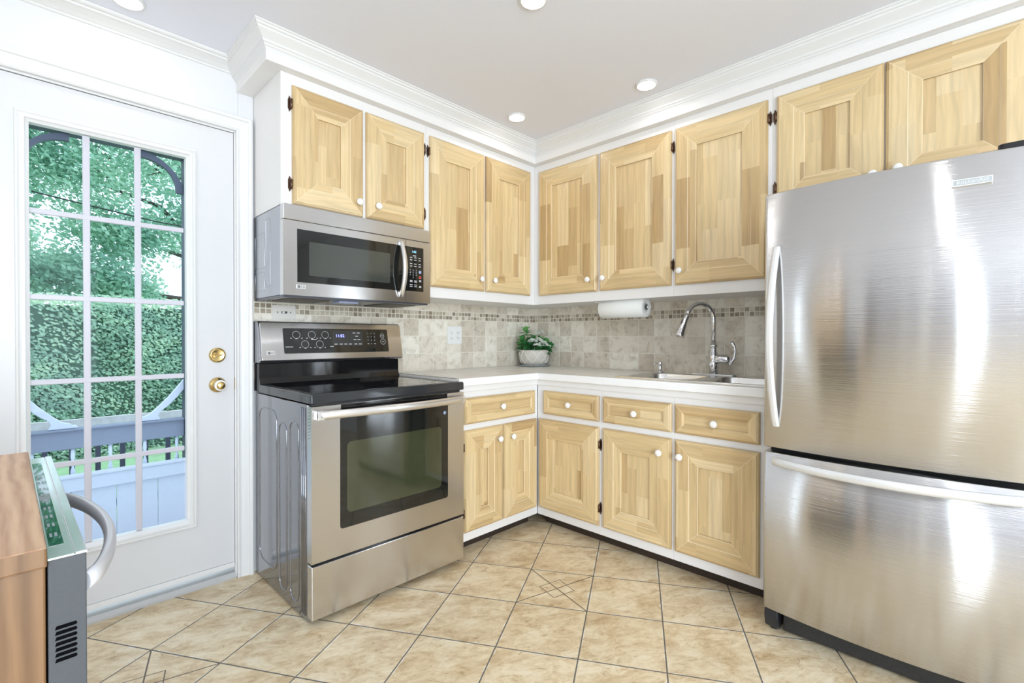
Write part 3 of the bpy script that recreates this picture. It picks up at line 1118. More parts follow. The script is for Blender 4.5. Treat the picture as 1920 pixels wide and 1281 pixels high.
# base units
BD = 0.5925
wT, wB, bT, bB = 0.8115, 0.6745, 0.6442, 0.1165
BZ = 0.069
cabinet('white-framed base cabinet with wooden drawer and two doors beside the stove', FA, -1.2195, -0.594, BZ, 0.873, BD, [
    dict(u=(-1.1696, -0.8961), v=(bB, bT), knob=(-0.937, 0.572), hinges=((-1.1696, 0.557, -1), (-1.1696, 0.217, -1))),
    dict(u=(-0.8856, -0.6130), v=(bB, bT), knob=(-0.8354, 0.571))],
    [dict(u=(-1.1696, -0.6283), v=(wB, wT), knob=(-0.9068, 0.7455))], name='base_cabinet', toe=True, top=False)
cabinet('white-framed base cabinet in the inside corner, wooden door without a knob', FB, BD + 0.001, 1.0475, BZ, 0.873, BD, [
    dict(u=(0.6130, 1.0340), v=(bB, bT), hinges=((1.0340, 0.551, 1), (1.0340, 0.212, 1)))],
    [dict(u=(0.6485, 1.0340), v=(wB, wT), knob=(0.841, 0.7435))], name='base_cabinet', toe=True, top=False)
cabinet('white-framed base cabinet under the left sink bowl, door hinged on the left', FB, 1.0475, 1.4527, BZ, 0.873, BD, [
    dict(u=(1.0610, 1.4435), v=(bB, bT), knob=(1.3915, 0.572))],
    [dict(u=(1.0610, 1.4435), v=(wB, wT), knob=(1.2528, 0.741))], name='base_cabinet', toe=True, top=False)
cabinet('white-framed base cabinet beside the refrigerator, knob at its upper left', FB, 1.4527, 1.880, BZ, 0.873, BD, [
    dict(u=(1.4619, 1.8329), v=(bB, bT), knob=(1.494, 0.5697))],
    [dict(u=(1.4619, 1.8329), v=(wB, wT), knob=(1.648, 0.740))], name='base_cabinet', toe=True, top=False)

# ------------------------------------------------------------------ worktop
SKU0, SKU1, SKN0, SKN1 = 1.115, 1.865, 0.125, 0.525       # sink cut-out
CE = 0.6213
ct = thing('countertop', 'L-shaped pale stone-look countertop with white edge running from stove to refrigerator', 'countertop', (-0.3, -0.3, 0.914))
mb = MB()
z0, z1 = 0.8745, 0.914
mb.box(FA, -1.2215, -0.0068, z0, z1, 0.0068, CE - 0.004)
mb.box(FB, CE - 0.004, SKU0, z0, z1, 0.0068, CE - 0.004)
mb.box(FB, SKU1, 1.882, z0, z1, 0.0068, CE - 0.004)
mb.box(FB, SKU0, SKU1, z0, z1, 0.0068, SKN0)
mb.box(FB, SKU0, SKU1, z0, z1, SKN1, CE - 0.004)
mb.build('worktop_slab', LAMI, ct)
mb = MB()
prof = [(0.0, z0), (0.0045, z0 + 0.002), (0.0052, z0 + 0.006), (0.0052, z1 - 0.006), (0.0035, z1 - 0.001), (0.0, z1 + 0.0002)]
c_ = CE - 0.004
mb.sweep([(-1.2215, -c_), (-c_, -c_), (-c_, -1.882)], prof, 1)
mb.build('front_edge', NOSE, ct)
mb = MB()
mb.sweep([(-1.2195, -BD - 0.0005), (-BD - 0.0005, -BD - 0.0005), (-BD - 0.0005, -1.880)], [(0, 0.840), (0.006, 0.841), (0.008, 0.846), (0.008, 0.8738), (0, 0.8738)], 1)
mb.build('apron', CABW, ct)
mb = MB()
mb.box(FA, -1.2225, -1.206, 0.9142, 0.9160, 0.02, 0.600)
tag(mb.build('gap_cover', STEEL), 'thin steel gap strip on the counter edge against the stove', 'gap cover')

# ------------------------------------------------------------------ sink
sk = thing('kitchen_sink', 'stainless steel double-bowl drop-in sink set into the counter', 'sink', FB(1.49, 0.914, 0.32))


def bowl(mb, F, u0, u1, n0, n1, ztop, depth, holes=False):
    Fh = Fr((0, 0, 0), (0, -1, 0), (-1, 0, 0), (0, 0, 1))
    rings = []
    for ins, dz, r in ((0, 0, .075), (0.004, -0.006, .073), (0.010, -0.06, .068), (0.018, -depth + 0.03, .06), (0.035, -depth + 0.006, .05), (0.06, -depth, .04)):
        rings.append([Fh(u, n, ztop + dz) for u, n in rr_pts(u0 + ins, u1 - ins, n0 + ins, n1 - ins, r - 0, 6)])
    mb.grid(rings, 0, True, False, True)
    i = len(mb.v)
    mb.face(rings[-1], 0)


mb = MB()
B1, B2 = (1.125, 1.470), (1.512, 1.855)
N0, N1 = 0.150, 0.512
bowl(mb, FB, *B1, N0, N1, 0.9185, 0.17)
bowl(mb, FB, *B2, N0, N1, 0.9185, 0.17)
# deck: ring faces between bowl rims and outer rim
Fh = Fr((0, 0, 0), (0, -1, 0), (-1, 0, 0), (0, 0, 1))


def deck(mb, outer, inner, z):
    n = len(outer)
    mb.grid([[Fh(u, v, z) for u, v in outer], [Fh(u, v, z) for u, v in inner]], 0, True, False, False)


RU0, RU1, RN0, RN1 = 1.098, 1.880, 0.055, 0.545
mid = 1.491
for (a, b2), (oa, ob) in ((B1, (RU0, mid)), (B2, (mid, RU1))):
    inner = rr_pts(a, b2, N0, N1, .075, 6)
    rl = .03
    outer = []
    for k, (u, v) in enumerate(inner):
        # push each rim point out to the deck rectangle
        cu, cv = (a + b2) / 2, (N0 + N1) / 2
        q = k // 7
        f = (k % 7) / 6
        corner = [(ob, RN1), (oa, RN1), (oa, RN0), (ob, RN0)][q]
        outer.append(corner)
    mb.grid([[Fh(u, v, 0.9185) for u, v in outer], [Fh(u, v, 0.9185) for u, v in inner]], 0, True, False, False)
o_ = rr_pts(RU0, RU1, RN0, RN1, .004, 2)
o2 = rr_pts(RU0 - .003, RU1 + .0008, RN0 - .003, RN1 + .003, .005, 2)
mb.grid([[Fh(u, v, 0.9185) for u, v in o_], [Fh(u, v, 0.9143) for u, v in o2]], 0, True, False, True)
mb.build('sink_basin', STEELS, sk)
for a, b2 in (B1, B2):
    mb = MB()
    mb.lathe(Fr(Fh((a + b2) / 2, 0.33, 0.7492), (1, 0, 0), (0, 1, 0), (0, 0, 1)), [(0.045, 0), (0.044, 0.003), (0.036, 0.003), (0.03, 0.0005), (0.0, 0.0005)], 24)
    mb.build('drain', CHROME, sk)

# ------------------------------------------------------------------ faucet
FX, FY, FZ = -0.095, -1.440, 0.9187
fa = thing('kitchen_faucet', 'tall chrome gooseneck pull-down faucet with side lever behind the sink', 'faucet', (FX, FY, FZ))
Fb = Fr((FX, FY, FZ), (1, 0, 0), (0, 1, 0), (0, 0, 1))
mb = MB()
pts = rr_pts(-0.03, 0.03, -0.125, 0.125, 0.029, 6)
mb.prism(Fb, pts, 0.0, 0.006)
mb.build('base_plate', CHROME, fa, bev=0.002)
mb = MB()
mb.lathe(Fb, [(0.024, 0.006), (0.0245, 0.040), (0.0265, 0.042), (0.0265, 0.074), (0.024, 0.076), (0.0225, 0.110), (0.016, 0.140), (0.0155, 0.150), (0.022, 0.153), (0.0235, 0.160), (0.022, 0.167), (0.0155, 0.170), (0.0150, 0.180)], 24)
body = mb.build('faucet_body', CHROME, fa)
# the spout leans a little to the left of straight out
dirv = Vector((-0.86, 0.50, 0)).normalized()
mb = MB()
path = [Vector((FX, FY, FZ + 0.17)), Vector((FX, FY, FZ + 0.30))]
Rg = 0.086
ctr = Vector((FX, FY, FZ + 0.302)) + dirv * Rg
for k in range(1, 15):
    a = pi - radians(163) * k / 14
    path.append(ctr + dirv * (Rg * cos(a)) + Vector((0, 0, Rg * sin(a))))
end = path[-1]
td = (path[-1] - path[-2]).normalized()
mb.tube(path, 0.0128, 16)
mb.build('spout', CHROME, fa)
mb = MB()
hp = [end - td * 0.004, end + td * 0.006, end + td * 0.05, end + td * 0.10, end + td * 0.118, end + td * 0.122, end + td * 0.128]
mb.tube(hp, [0.0132, 0.0150, 0.0165, 0.0225, 0.0255, 0.0262, 0.0235], 20)
sp = mb.build('spray_head', CHROME, fa)
mb = MB()
bc = end + td * 0.045 + dirv * 0.016
mb.tube([bc - td * 0.018, bc, bc + td * 0.018], [0.003, 0.005, 0.003], 8)
mb.build('spray_button', BLACKM, sp)
# valve body and lever on the right
mb = MB()
rd = Vector((0.15, -0.99, 0)).normalized()
c0 = Vector((FX, FY, FZ + 0.088))
mb.tube([c0 + rd * .012, c0 + rd * .030, c0 + rd * .070, c0 + rd * .082, c0 + rd * .088], [0.024, 0.025, 0.025, 0.020, 0.009], 20)
mb.build('valve_body', CHROME, fa)
mb = MB()
l0 = c0 + rd * .080
lp = [l0 + Vector((0, 0, -0.032)) - rd * .004, l0 + rd * .010 + Vector((0, 0, -0.020)), l0 + rd * .024 + Vector((0, 0, 0.008)), l0 + rd * .030 + Vector((0, 0, 0.040)), l0 + rd * .026 + Vector((0, 0, 0.066)), l0 + rd * .014 + Vector((0, 0, 0.088)), l0 + rd * .010 + Vector((0, 0, 0.096))]
mb.tube(lp, [0.007, 0.009, 0.0070, 0.0060, 0.008, 0.0125, 0.006], 12)
mb.build('lever', CHROME, fa)
sd = thing('soap_dispenser', 'small chrome soap dispenser on the left end of the sink rim', 'soap dispenser', (-0.105, -1.130, 0.9187))
Fs = Fr((-0.105, -1.130, 0.9187), (1, 0, 0), (0, 1, 0), (0, 0, 1))
mb = MB()
mb.lathe(Fs, [(0.024, 0.0), (0.024, 0.004), (0.018, 0.008), (0.0125, 0.010), (0.012, 0.040), (0.0135, 0.044), (0.0135, 0.060), (0.010, 0.064), (0, 0.065)], 20)
mb.build('pump_body', CHROME, sd)
mb = MB()
mb.tube([(-0.105, -1.130, 0.9687), (-0.118, -1.118, 0.9697), (-0.131, -1.106, 0.9687), (-0.137, -1.100, 0.9660)], [0.005, 0.0045, 0.004, 0.0035], 10)
mb.build('nozzle', CHROME, sd)

# ------------------------------------------------------------------ paper towel
px_, pz_ = -0.27, 1.2965
pt = thing('paper_towel_roll', 'white paper towel roll on a rod holder under the wall cabinets', 'paper towels', (px_, -0.98, pz_))
Fp = Fr((px_, -0.838, pz_ - 0.0), (1, 0, 0), (0, 0, 1), (0, -1, 0))
seg = 40
mb = MB()
prof = [(0.019, 0.0), (0.055, 0.0), (0.0575, 0.003), (0.0575, 0.289), (0.055, 0.292), (0.019, 0.292), (0.019, 0.0)]
mb.grid([[Fp(r * cos(2 * pi * k / seg), r * sin(2 * pi * k / seg) * 1.0, h) for k in range(seg)] for r, h in prof], 0, True, False, True)
roll = mb.build('paper_roll', PAPER, pt)
mb = MB()
mb.grid([[Fp(r * cos(2 * pi * k / 24), r * sin(2 * pi * k / 24), h) for k in range(24)] for r, h in ((0.0188, 0.001), (0.0188, 0.2918), (0.017, 0.2918), (0.017, 0.001), (0.0188, 0.001))], 0, True, False, True)
mb.build('core_tube', CORE, roll)
hd = thing('towel_holder', 'under-cabinet rod holder carrying the paper towel roll', 'towel holder', (px_, -0.83, 1.3405))
mb = MB()
mb.tube([Fp(0, 0, -0.018), Fp(0, 0, 0.29), Fp(0, 0, 0.300), Fp(0, 0, 0.304), Fp(0, 0, 0.312), Fp(0, 0, 0.322)], [0.006, 0.006, 0.009, 0.006, 0.004, 0.0015], 12)
mb.tube([Fp(0, 0.042, -0.018), Fp(0, -0.006, -0.018)], 0.006, 12)
mb.box(Fp, -0.03, 0.03, 0.0375, 0.0441, -0.03, 0.02)
mb.build('rod', CHROME, hd)

# ------------------------------------------------------------------ potted plant
PX, PY, PZ = -0.130, -0.150, 0.914
pp = thing('potted_plant', 'small potted plant with white flowers and green leaves in the counter corner', 'plant', (PX, PY, PZ))
Fp = Fr((PX, PY, PZ), (1, 0, 0), (0, 1, 0), (0, 0, 1))
mb = MB()
mb.lathe(Fp, [(0.106, 0.0004), (0.114, 0.003), (0.117, 0.014), (0.112, 0.014), (0.100, 0.005), (0.0, 0.005)], 36)
mb.build('saucer', SAUCER, pp)
mb = MB()
prof = [(0.078, 0.006), (0.086, 0.012), (0.100, 0.040), (0.1075, 0.070), (0.110, 0.100), (0.110, 0.120), (0.105, 0.120), (0.102, 0.105), (0.0, 0.105)]
mb.lathe(Fp, prof, 48)
pot = mb.build('pot', [POTW], pp)
mb = MB()


def pot_r(h):
    for (r0, h0), (r1, h1) in zip(prof[:5], prof[1:6]):
        if h0 <= h <= h1:
            return r0 + (r1 - r0) * (h - h0) / (h1 - h0)
    return 0.11


for ph in range(12):
    for sg in (-1, 1):
        path = []
        for k in range(9):
            h = 0.018 + 0.098 * k / 8
            a = 2 * pi * ph / 10 + sg * (0.63 * k / 8)
            r = pot_r(h) + 0.0005
            path.append(Fp(r * cos(a), r * sin(a), h))
        mb.tube(path, 0.0026, 6)
mb.build('lattice_relief', POTL, pot)
mb = MB()
mb.lathe(Fp, [(0.1015, 0.106), (0.05, 0.110), (0.0, 0.112)], 24)
mb.build('soil', SOIL, pp)


def leaf_shape(mb, cols, base, d, up, ln, wd, fold, val, curve=0.25):
    d = Vector(d).normalized()
    up = Vector(up)
    up = (up - d * up.dot(d)).normalized()
    s = d.cross(up)
    prev = None
    K = 5
    for k in range(K + 1):
        t = k / K
        w = wd * sin(pi * (t ** 0.8)) ** 0.8 * 0.5 + 0.0004
        c = Vector(base) + d * (ln * t) - up * (curve * ln * t * t)
        row = (c - s * w + up * (fold * w), c, c + s * w + up * (fold * w))
        if prev:
            mb.face([prev[0], prev[1], row[1], row[0]], 0)
            mb.face([prev[1], prev[2], row[2], row[1]], 0)
            cols += [val, val * 0.93]
        prev = row


def leafy(name, mb, cols, mat, parent):
    me = bpy.data.meshes.new(name)
    me.from_pydata([tuple(v) for v in mb.v], [], mb.f)
    me.materials.append(mat)
    ca = me.color_attributes.new('leaf', 'FLOAT_COLOR', 'CORNER')
    for p, c in zip(me.polygons, cols):
        for li in p.loop_indices:
            ca.data[li].color = (c, c, c, 1)
    o = bpy.data.objects.new(name, me)
    COL.objects.link(o)
    if parent is not None:
        o.parent = parent
        if parent.type == 'EMPTY':
            o.location = -parent.location
    return o


# the picture's left-to-right at the plant is along (0.7, -0.7)
LR = Vector((0.70, -0.715, 0))
TO = Vector((-0.715, -0.70, 0))
rnd = random.Random(5)
mbL, cL, mbS, mbF, cF = MB(), [], MB(), MB(), []


def rosette(tip, d, n, ln, wd, bright):
    d = Vector(d).normalized()
    a0 = rnd.uniform(0, 6)
    ref = Vector((0, 0, 1)) if abs(d.z) < 0.9 else Vector((1, 0, 0))
    s1 = d.cross(ref).normalized()
    s2 = d.cross(s1)
    for k in range(n):
        a = a0 + k * 2.4
        q = k / max(n - 1, 1)
        dd = d * (0.95 - 1.0 * (1 - q)) + (s1 * cos(a) + s2 * sin(a)) * (0.55 + 0.4 * (1 - q))
        b = Vector(tip) - d * (0.035 * (1 - q))
        leaf_shape(mbL, cL, b, dd, d + Vector((0, 0, 0.3)), ln * (0.75 + 0.35 * (1 - q)), wd, 0.35, min(1, bright * (0.55 + 0.6 * q) + rnd.uniform(-.1, .1)), 0.22)


base = Vector((PX, PY, PZ + 0.108))
shoots = [(-0.060, 0.030, 0.150, 9, .052, .022, .85), (-0.085, 0.02, 0.085, 8, .048, .02, .6), (-0.100, 0.015, 0.055, 7, .046, .018, .65), (-0.062, 0.055, 0.050, 9, .048, .02, .3),
          (-0.035, -0.01, 0.075, 9, .045, .02, .3), (-0.02, 0.05, 0.045, 9, .045, .02, .25), (0.0, 0.0, 0.09, 9, .045, .018, .55), (0.045, 0.0, 0.085, 9, .05, .022, .7),
          (0.085, 0.01, 0.065, 9, .052, .022, .65), (0.105, 0.0, 0.035, 8, .05, .02, .3), (0.100, 0.045, 0.012, 8, .045, .02, .3), (0.07, 0.055, 0.03, 8, .045, .02, .25), (0.03, 0.07, 0.02, 8, .045, .018, .35),
          (-0.095, 0.03, 0.015, 5, .045, .012, .2), (-0.05, 0.07, 0.015, 8, .04, .018, .25), (0.12, 0.03, 0.04, 6, .045, .016, .3), (0.02, 0.03, 0.05, 8, .045, .018, .5)]
for a, t, h, n, ln, wd, br in shoots:
    tip = base + LR * a + TO * t + Vector((0, 0, h))
    root = base + LR * (a * 0.35) + TO * (t * 0.4)
    midp = root.lerp(tip, 0.5) + Vector((0, 0, 0.012))
    mbS.tube([root, midp, tip], [0.0028, 0.0022, 0.0015], 6)
    rosette(tip, (tip - root).normalized() + Vector((0, 0, 0.4)), n + 2, ln * 1.22, wd * 1.55, br)
for a, t, h, n in ((0.045, 0.03, 0.145, 46), (-0.015, 0.05, 0.085, 34), (0.03, 0.06, 0.09, 40), (0.065, 0.06, 0.07, 40), (0.02, 0.08, 0.055, 26), (0.085, 0.06, 0.05, 24)):
    c = base + LR * a + TO * t + Vector((0, 0, h - 0.012))
    root = base + LR * (a * 0.35) + TO * (t * 0.4)
    mbS.tube([root, root.lerp(c, 0.5), c], [0.002, 0.0016, 0.0014], 5)
    for k in range(n):
        q = rnd.random()
        ang = rnd.uniform(0, 6.283)
        rr = 0.030 * sqrt(rnd.random())
        p = c + LR * (rr * cos(ang)) + TO * (rr * sin(ang) * 0.8) + Vector((0, 0, 0.018 - rr * rr * 22 + rnd.uniform(-.003, .003)))
        nn = Vector((rnd.uniform(-.4, .4), rnd.uniform(-.4, .4), 1)) + TO * 0.5
        for j in range(4):
            aa = j * pi / 2 + rnd.uniform(0, 1)
            s1 = nn.cross(Vector((1, 0.2, 0))).normalized()
            s2 = nn.normalized().cross(s1)
            leaf_shape(mbF, cF, p, s1 * cos(aa) + s2 * sin(aa) + nn.normalized() * 0.25, nn, 0.0105, 0.0095, 0.2, rnd.uniform(0.45, 1.0), 0.1)
st = mbS.build('stem', STEM, pp)
leafy('foliage', mbL, cL, PLEAF, pp)
leafy('flower_heads', mbF, cF, PFLOW, pp)

# ------------------------------------------------------------------ outlets
def plate(name, label, cat, F, u0, u1, v0, v1, mat, horiz=False):
    c = thing(name, label, cat, F((u0 + u1) / 2, v0, 0.007))
    mb = MB()
    mb.rrect(F, u0, u1, v0, v1, 0.0066, 0.0115, 0.005)
    mb.build('cover_plate', mat, c, bev=0.0015)
    return c


oc_ = plate('wall_outlet', 'white double electrical outlet on the tiled wall left of the plant', 'outlet', FA, -0.815, -0.697, 1.080, 1.197, PLASTIC)
for cu in (-0.7835, -0.7285):
    mb = MB()
    mb.rrect(FA, cu - 0.0165, cu + 0.0165, 1.105, 1.172, 0.0116, 0.0135, 0.003, 0)
    for cz in (1.122, 1.155):
        mb.box(FA, cu - 0.0085, cu - 0.0062, cz - 0.005, cz + 0.005, 0.0135, 0.0137, 1)
        mb.box(FA, cu + 0.0062, cu + 0.0085, cz - 0.004, cz + 0.004, 0.0135, 0.0137, 1)
        mb.lathe(Fr(FA(cu, cz - 0.010, 0.0135), FA.U, FA.V, FA.N), [(0.0025, 0), (0.0025, 0.0002), (0, 0.0002)], 8, 1)
    mb.build('receptacle', [PLASTIC, SLOT], oc_)
sw = plate('switch_plate', 'white horizontal switch plate on the tile between microwave and stove', 'switch', FA, -1.893, -1.781, 1.2115, 1.282, IVORY)
mb = MB()
mb.rrect(FA, -1.851, -1.823, 1.241, 1.252, 0.0116, 0.0125, 0.002, 1)
mb.box(FA, -1.848, -1.836, 1.2425, 1.2505, 0.0125, 0.019, 0)
mb.build('toggle', [IVORY, SLOT], sw)
for cu in (-1.868, -1.806):
    mb = MB()
    mb.lathe(Fr(FA(cu, 1.2465, 0.0115), FA.U, FA.V, FA.N), [(0.0032, 0), (0.0025, 0.001), (0, 0.0012)], 10)
    mb.build('screw', SLOT, sw)

# ------------------------------------------------------------------ brand badge (round face mark and two letters)
def lg_badge(F, u, v, n, w, h, parent):
    mb = MB()
    mb.rrect(F, u - w / 2, u + w / 2, v - h / 2, v + h / 2, n, n + 0.0015, h * 0.12, 0)
    Fc = Fr(F(u - w * 0.24, v, n + 0.0015), F.U, F.V, F.N)
    mb.lathe(Fc, [(h * 0.33, 0), (h * 0.33, 0.0004), (0, 0.0004)], 20, 1)
    # pale L-shaped line and dot inside the disc
    mb.box(Fc, -h * 0.03, h * 0.03, -h * 0.12, h * 0.17, 0.0004, 0.0007, 0)
    mb.box(Fc, -h * 0.03, h * 0.14, -h * 0.17, -h * 0.11, 0.0004, 0.0007, 0)
    mb.box(Fc, -h * 0.16, -h * 0.09, h * 0.05, h * 0.12, 0.0004, 0.0007, 0)
    text_mb(mb, F, 'LG', u + w * 0.2, v, n + 0.0015, h * 0.75, 1)
    return mb.build('brand_badge', [BADGE, BADGED], parent)


def keydash(mb, F, u, v, n, w, h, mat):
    mb.box(F, u - w / 2, u + w / 2, v - h / 2, v + h / 2, n, n + 0.0003, mat)


# ------------------------------------------------------------------ range
RX0, RX1 = -1.9795, -1.2240
rg = thing('kitchen_range', 'freestanding stainless steel electric stove with black glass cooktop and oven window', 'stove', ((RX0 + RX1) / 2, -0.35, 0))
FRL = Fr((RX0, 0, 0), (0, -1, 0), (0, 0, 1), (-1, 0, 0))     # its left side, u = -y
mb = MB()
mb.box(FA, RX0 + 0.003, RX1 - 0.001, 0.012, 0.860, 0.040, 0.622)
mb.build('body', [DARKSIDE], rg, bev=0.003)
FRS = shift(FRL, -0.003)
mb = MB()
for u0, u1, v0, v1, r in ((0.085, 0.30, 0.10, 0.80, 0.05), (0.33, 0.41, 0.05, 0.76, 0.038), (0.45, 0.535, 0.05, 0.78, 0.038)):
    mb.tube([FRS(u, v, 0.0) for u, v in rr_pts(u0, u1, v0, v1, r, 6)], 0.0032, 6, closed=True, up=(-1, 0, 0))
for u in (0.565, 0.582, 0.599):
    mb.tube([FRS(u, 0.03, 0.0), FRS(u, 0.845, 0.0)], 0.0042, 6)
mb.build('side_embossing', [DARKSIDE], rg)
for x in (RX0 + 0.05, RX1 - 0.05):
    for y in (-0.10, -0.58):
        mb = MB()
        mb.lathe(Fr((x, y, 0.0005), (1, 0, 0), (0, 1, 0), (0, 0, 1)), [(0.018, 0), (0.018, 0.0115)], 12)
        mb.build('levelling_foot', BLACKM, rg)
# drawer
mb = MB()
mb.rrect(FA, RX0 + 0.001, RX1 - 0.001, 0.030, 0.238, 0.623, 0.6625, 0.004)
dw = mb.build('storage_drawer', STEEL, rg, bev=0.003)
mb = MB()
mb.box(FA, RX0 + 0.004, RX1 - 0.004, 0.238, 0.2485, 0.6225, 0.650)
mb.build('drawer_gap', BLACK, rg)
# oven door, a frame round the window
mb = MB()
DZ0, DZ1_ = 0.2495, 0.8545
wx0, wx1, wz0, wz1 = -1.8600, -1.3265, 0.3594, 0.806
for a, b2, c, d in ((RX0 + 0.001, wx0, DZ0, DZ1_), (wx1, RX1 - 0.001, DZ0, DZ1_), (wx0, wx1, DZ0, wz0)):
    mb.box(FA, a, b2, c, d, 0.623, 0.6625)
mb.box(FA, wx0, wx1, wz0, DZ1_, 0.623, 0.640)
od = mb.build('oven_door', [STEEL], rg)
mb = MB()
mb.rrect(FA, wx0 - 0.004, wx1 + 0.004, wz0 - 0.004, wz1, 0.6405, 0.6638, 0.012)
mb.build('oven_window', BGLASS, od, bev=0.001)
mb = MB()
mb.rrect(FA, wx0 + 0.025, wx1 - 0.035, wz0 + 0.055, wz1 - 0.105, 0.6639, 0.6641, 0.02)
mb.build('inner_window', OVENG, od)
mb = MB()
mb.lathe(Fr(FA(wx1 - 0.016, 0.764, 0.6639), FA.U, FA.V, FA.N), [(0.008, 0), (0.008, 0.0006), (0, 0.0006)], 16)
mb.build('round_sticker', BLUEP, od)
mb = MB()
mb.box(FA, wx0 + 0.001, wx1 - 0.001, wz1 + 0.001, DZ1_ - 0.002, 0.6405, 0.652)
for k, z in enumerate((0.815, 0.829, 0.843)):
    mb.box(FA, wx0 + 0.001, wx1 - 0.001, z - 0.0035, z + 0.0025, 0.652, 0.6625)
mb.build('vent_louvers', BLACK, od, bev=0.001)
mb = MB()
for k in range(10):
    z = 0.842 - k * 0.0125
    mb.prism(Fr((RX0 + 0.001, 0, 0), (0, -1, 0), (0, 0, 1), (-1, 0, 0)), [(0.6335, z), (0.6365, z), (0.6535, z + 0.007), (0.6505, z + 0.007)], 0.0, 0.0006)
mb.build('side_slots', SLOT, od)
# bowed flat bar handle
mb = MB()
rows = []
K = 24
for k in range(K + 1):
    t = k / K
    x = -1.963 + (1.963 - 1.240) * t
    bow = 0.022 + 0.036 * sin(pi * t) ** 0.8
    n = 0.6625 + bow
    zc = 0.822
    hh = 0.017
    th = 0.010 if 0 < k < K else 0.006
    rows.append([FA(x, zc - hh, n - th), FA(x, zc - hh * 0.95, n - 0.001), FA(x, zc - hh * 0.4, n + 0.003), FA(x, zc + hh * 0.4, n + 0.003), FA(x, zc + hh * 0.95, n - 0.001), FA(x, zc + hh, n - th)])
mb.grid(rows, 0, True, True, True)
for x0_, x1_ in ((-1.963, -1.935), (-1.268, -1.240)):
    mb.box(FA, x0_, x1_, 0.806, 0.838, 0.6626, 0.690)
mb.build('oven_handle', HANDLE, rg)
# cooktop
mb = MB()
prof_ = [(RX0 - 0.000, 0.865), (RX0 - 0.0005, 0.898), (RX0 + 0.006, 0.904), (RX1 - 0.006, 0.904), (RX1, 0.898), (RX1, 0.865)]
mb.prism(Fr((0, 0, 0), (1, 0, 0), (0, 0, 1), (0, -1, 0)), prof_, 0.095, 0.664)
mb.build('cooktop_frame', simple('glossy_dark_bezel', (0.045, 0.047, 0.05), 0.07, metal=0.3, var=0.0), rg, bev=0.004, bseg=3)
mb = MB()
mb.rrect(Fr((0, 0, 0), (1, 0, 0), (0, -1, 0), (0, 0, 1)), RX0 + 0.016, RX1 - 0.016, 0.108, 0.645, 0.9035, 0.9048, 0.006)
gt = mb.build('glass_top', COOKG, rg)
Fz = Fr((0, 0, 0.9049), (1, 0, 0), (0, 1, 0), (0, 0, 1))
for cx_, cy_, r_ in ((-1.79, -0.50, 0.100), (-1.79, -0.24, 0.078), (-1.43, -0.50, 0.115), (-1.43, -0.24, 0.080), (-1.61, -0.20, 0.055)):
    mb = MB()
    for rr_ in (r_, r_ * 0.62):
        ring = [[Fz(cx_ + q * cos(2 * pi * k / 48), cy_ + q * sin(2 * pi * k / 48), 0.0001) for k in range(48)] for q in (rr_, rr_ - 0.0025)]
        mb.grid(ring, 0, True, False, False)
    mb.build('burner_ring', RING, gt)
mb = MB()
mb.box(FA, RX0 + 0.02, RX1 - 0.02, 0.8555, 0.8645, 0.60, 0.655)
mb.build('front_gap', BLACKM, rg)
# backguard: steel side ears, black riser, tilted control panel
mb = MB()
Fsd = Fr((0, 0, 0), (0, -1, 0), (0, 0, 1), (1, 0, 0))
mb.prism(Fsd, [(0.008, 0.867), (0.094, 0.867), (0.094, 0.905), (0.082, 0.930), (0.080, 1.0), (0.008, 1.0)], RX0 + 0.004, RX1 - 0.004)
mb.build('backguard_riser', BLACK, rg, bev=0.003)
mb = MB()
mb.prism(Fsd, [(0.008, 1.002), (0.094, 1.0025), (0.100, 1.012), (0.066, 1.192), (0.058, 1.199), (0.008, 1.199)], RX0 - 0.0005, RX1 + 0.010)
mb.build('backguard_shell', DARKSIDE, rg, bev=0.003)
tl = Vector((0, -0.034, -0.180))
tlV = -tl.normalized()
tlN = Vector((0, -tlV.z, tlV.y))
FC = Fr(Vector((0, -0.100, 1.012)) + tlN * 0.001, (1, 0, 0), tlV, tlN)
ph_ = tl.length
mb = MB()
mb.rrect(FC, RX0 + 0.008, RX1 + 0.010, 0.0, ph_ + 0.001, 0.0, 0.004, 0.010)
cp = mb.build('control_panel', STEEL, rg, bev=0.0015)


def panel_uv(px, py):
    # fraction across the panel, from the photo's own panel proportions
    return RX0 + 0.008 + px * (RX1 + 0.010 - RX0 - 0.008), py * ph_


mb = MB()
gx0, gy0 = panel_uv(0.135, 0.17)
gx1, gy1 = panel_uv(0.885, 0.855)
mb.rrect(FC, gx0, gx1, gy0, gy1, 0.004, 0.0052, 0.006)
mb.build('touch_glass', BGLASS, cp)
mb = MB()
n_ = 0.0053
gw, gh = gx1 - gx0, gy1 - gy0


def G(fx, fy):
    return gx0 + fx * gw, gy0 + fy * gh


def ring_(mb, u, v, r, w, mat, a0=0, a1=360):
    K = 28
    rows = []
    for q in (r, r - w):
        rows.append([FC(u + q * cos(radians(a0 + (a1 - a0) * k / K)), v + q * sin(radians(a0 + (a1 - a0) * k / K)), n_) for k in range(K + 1)])
    mb.grid(rows, mat, False, False, False)


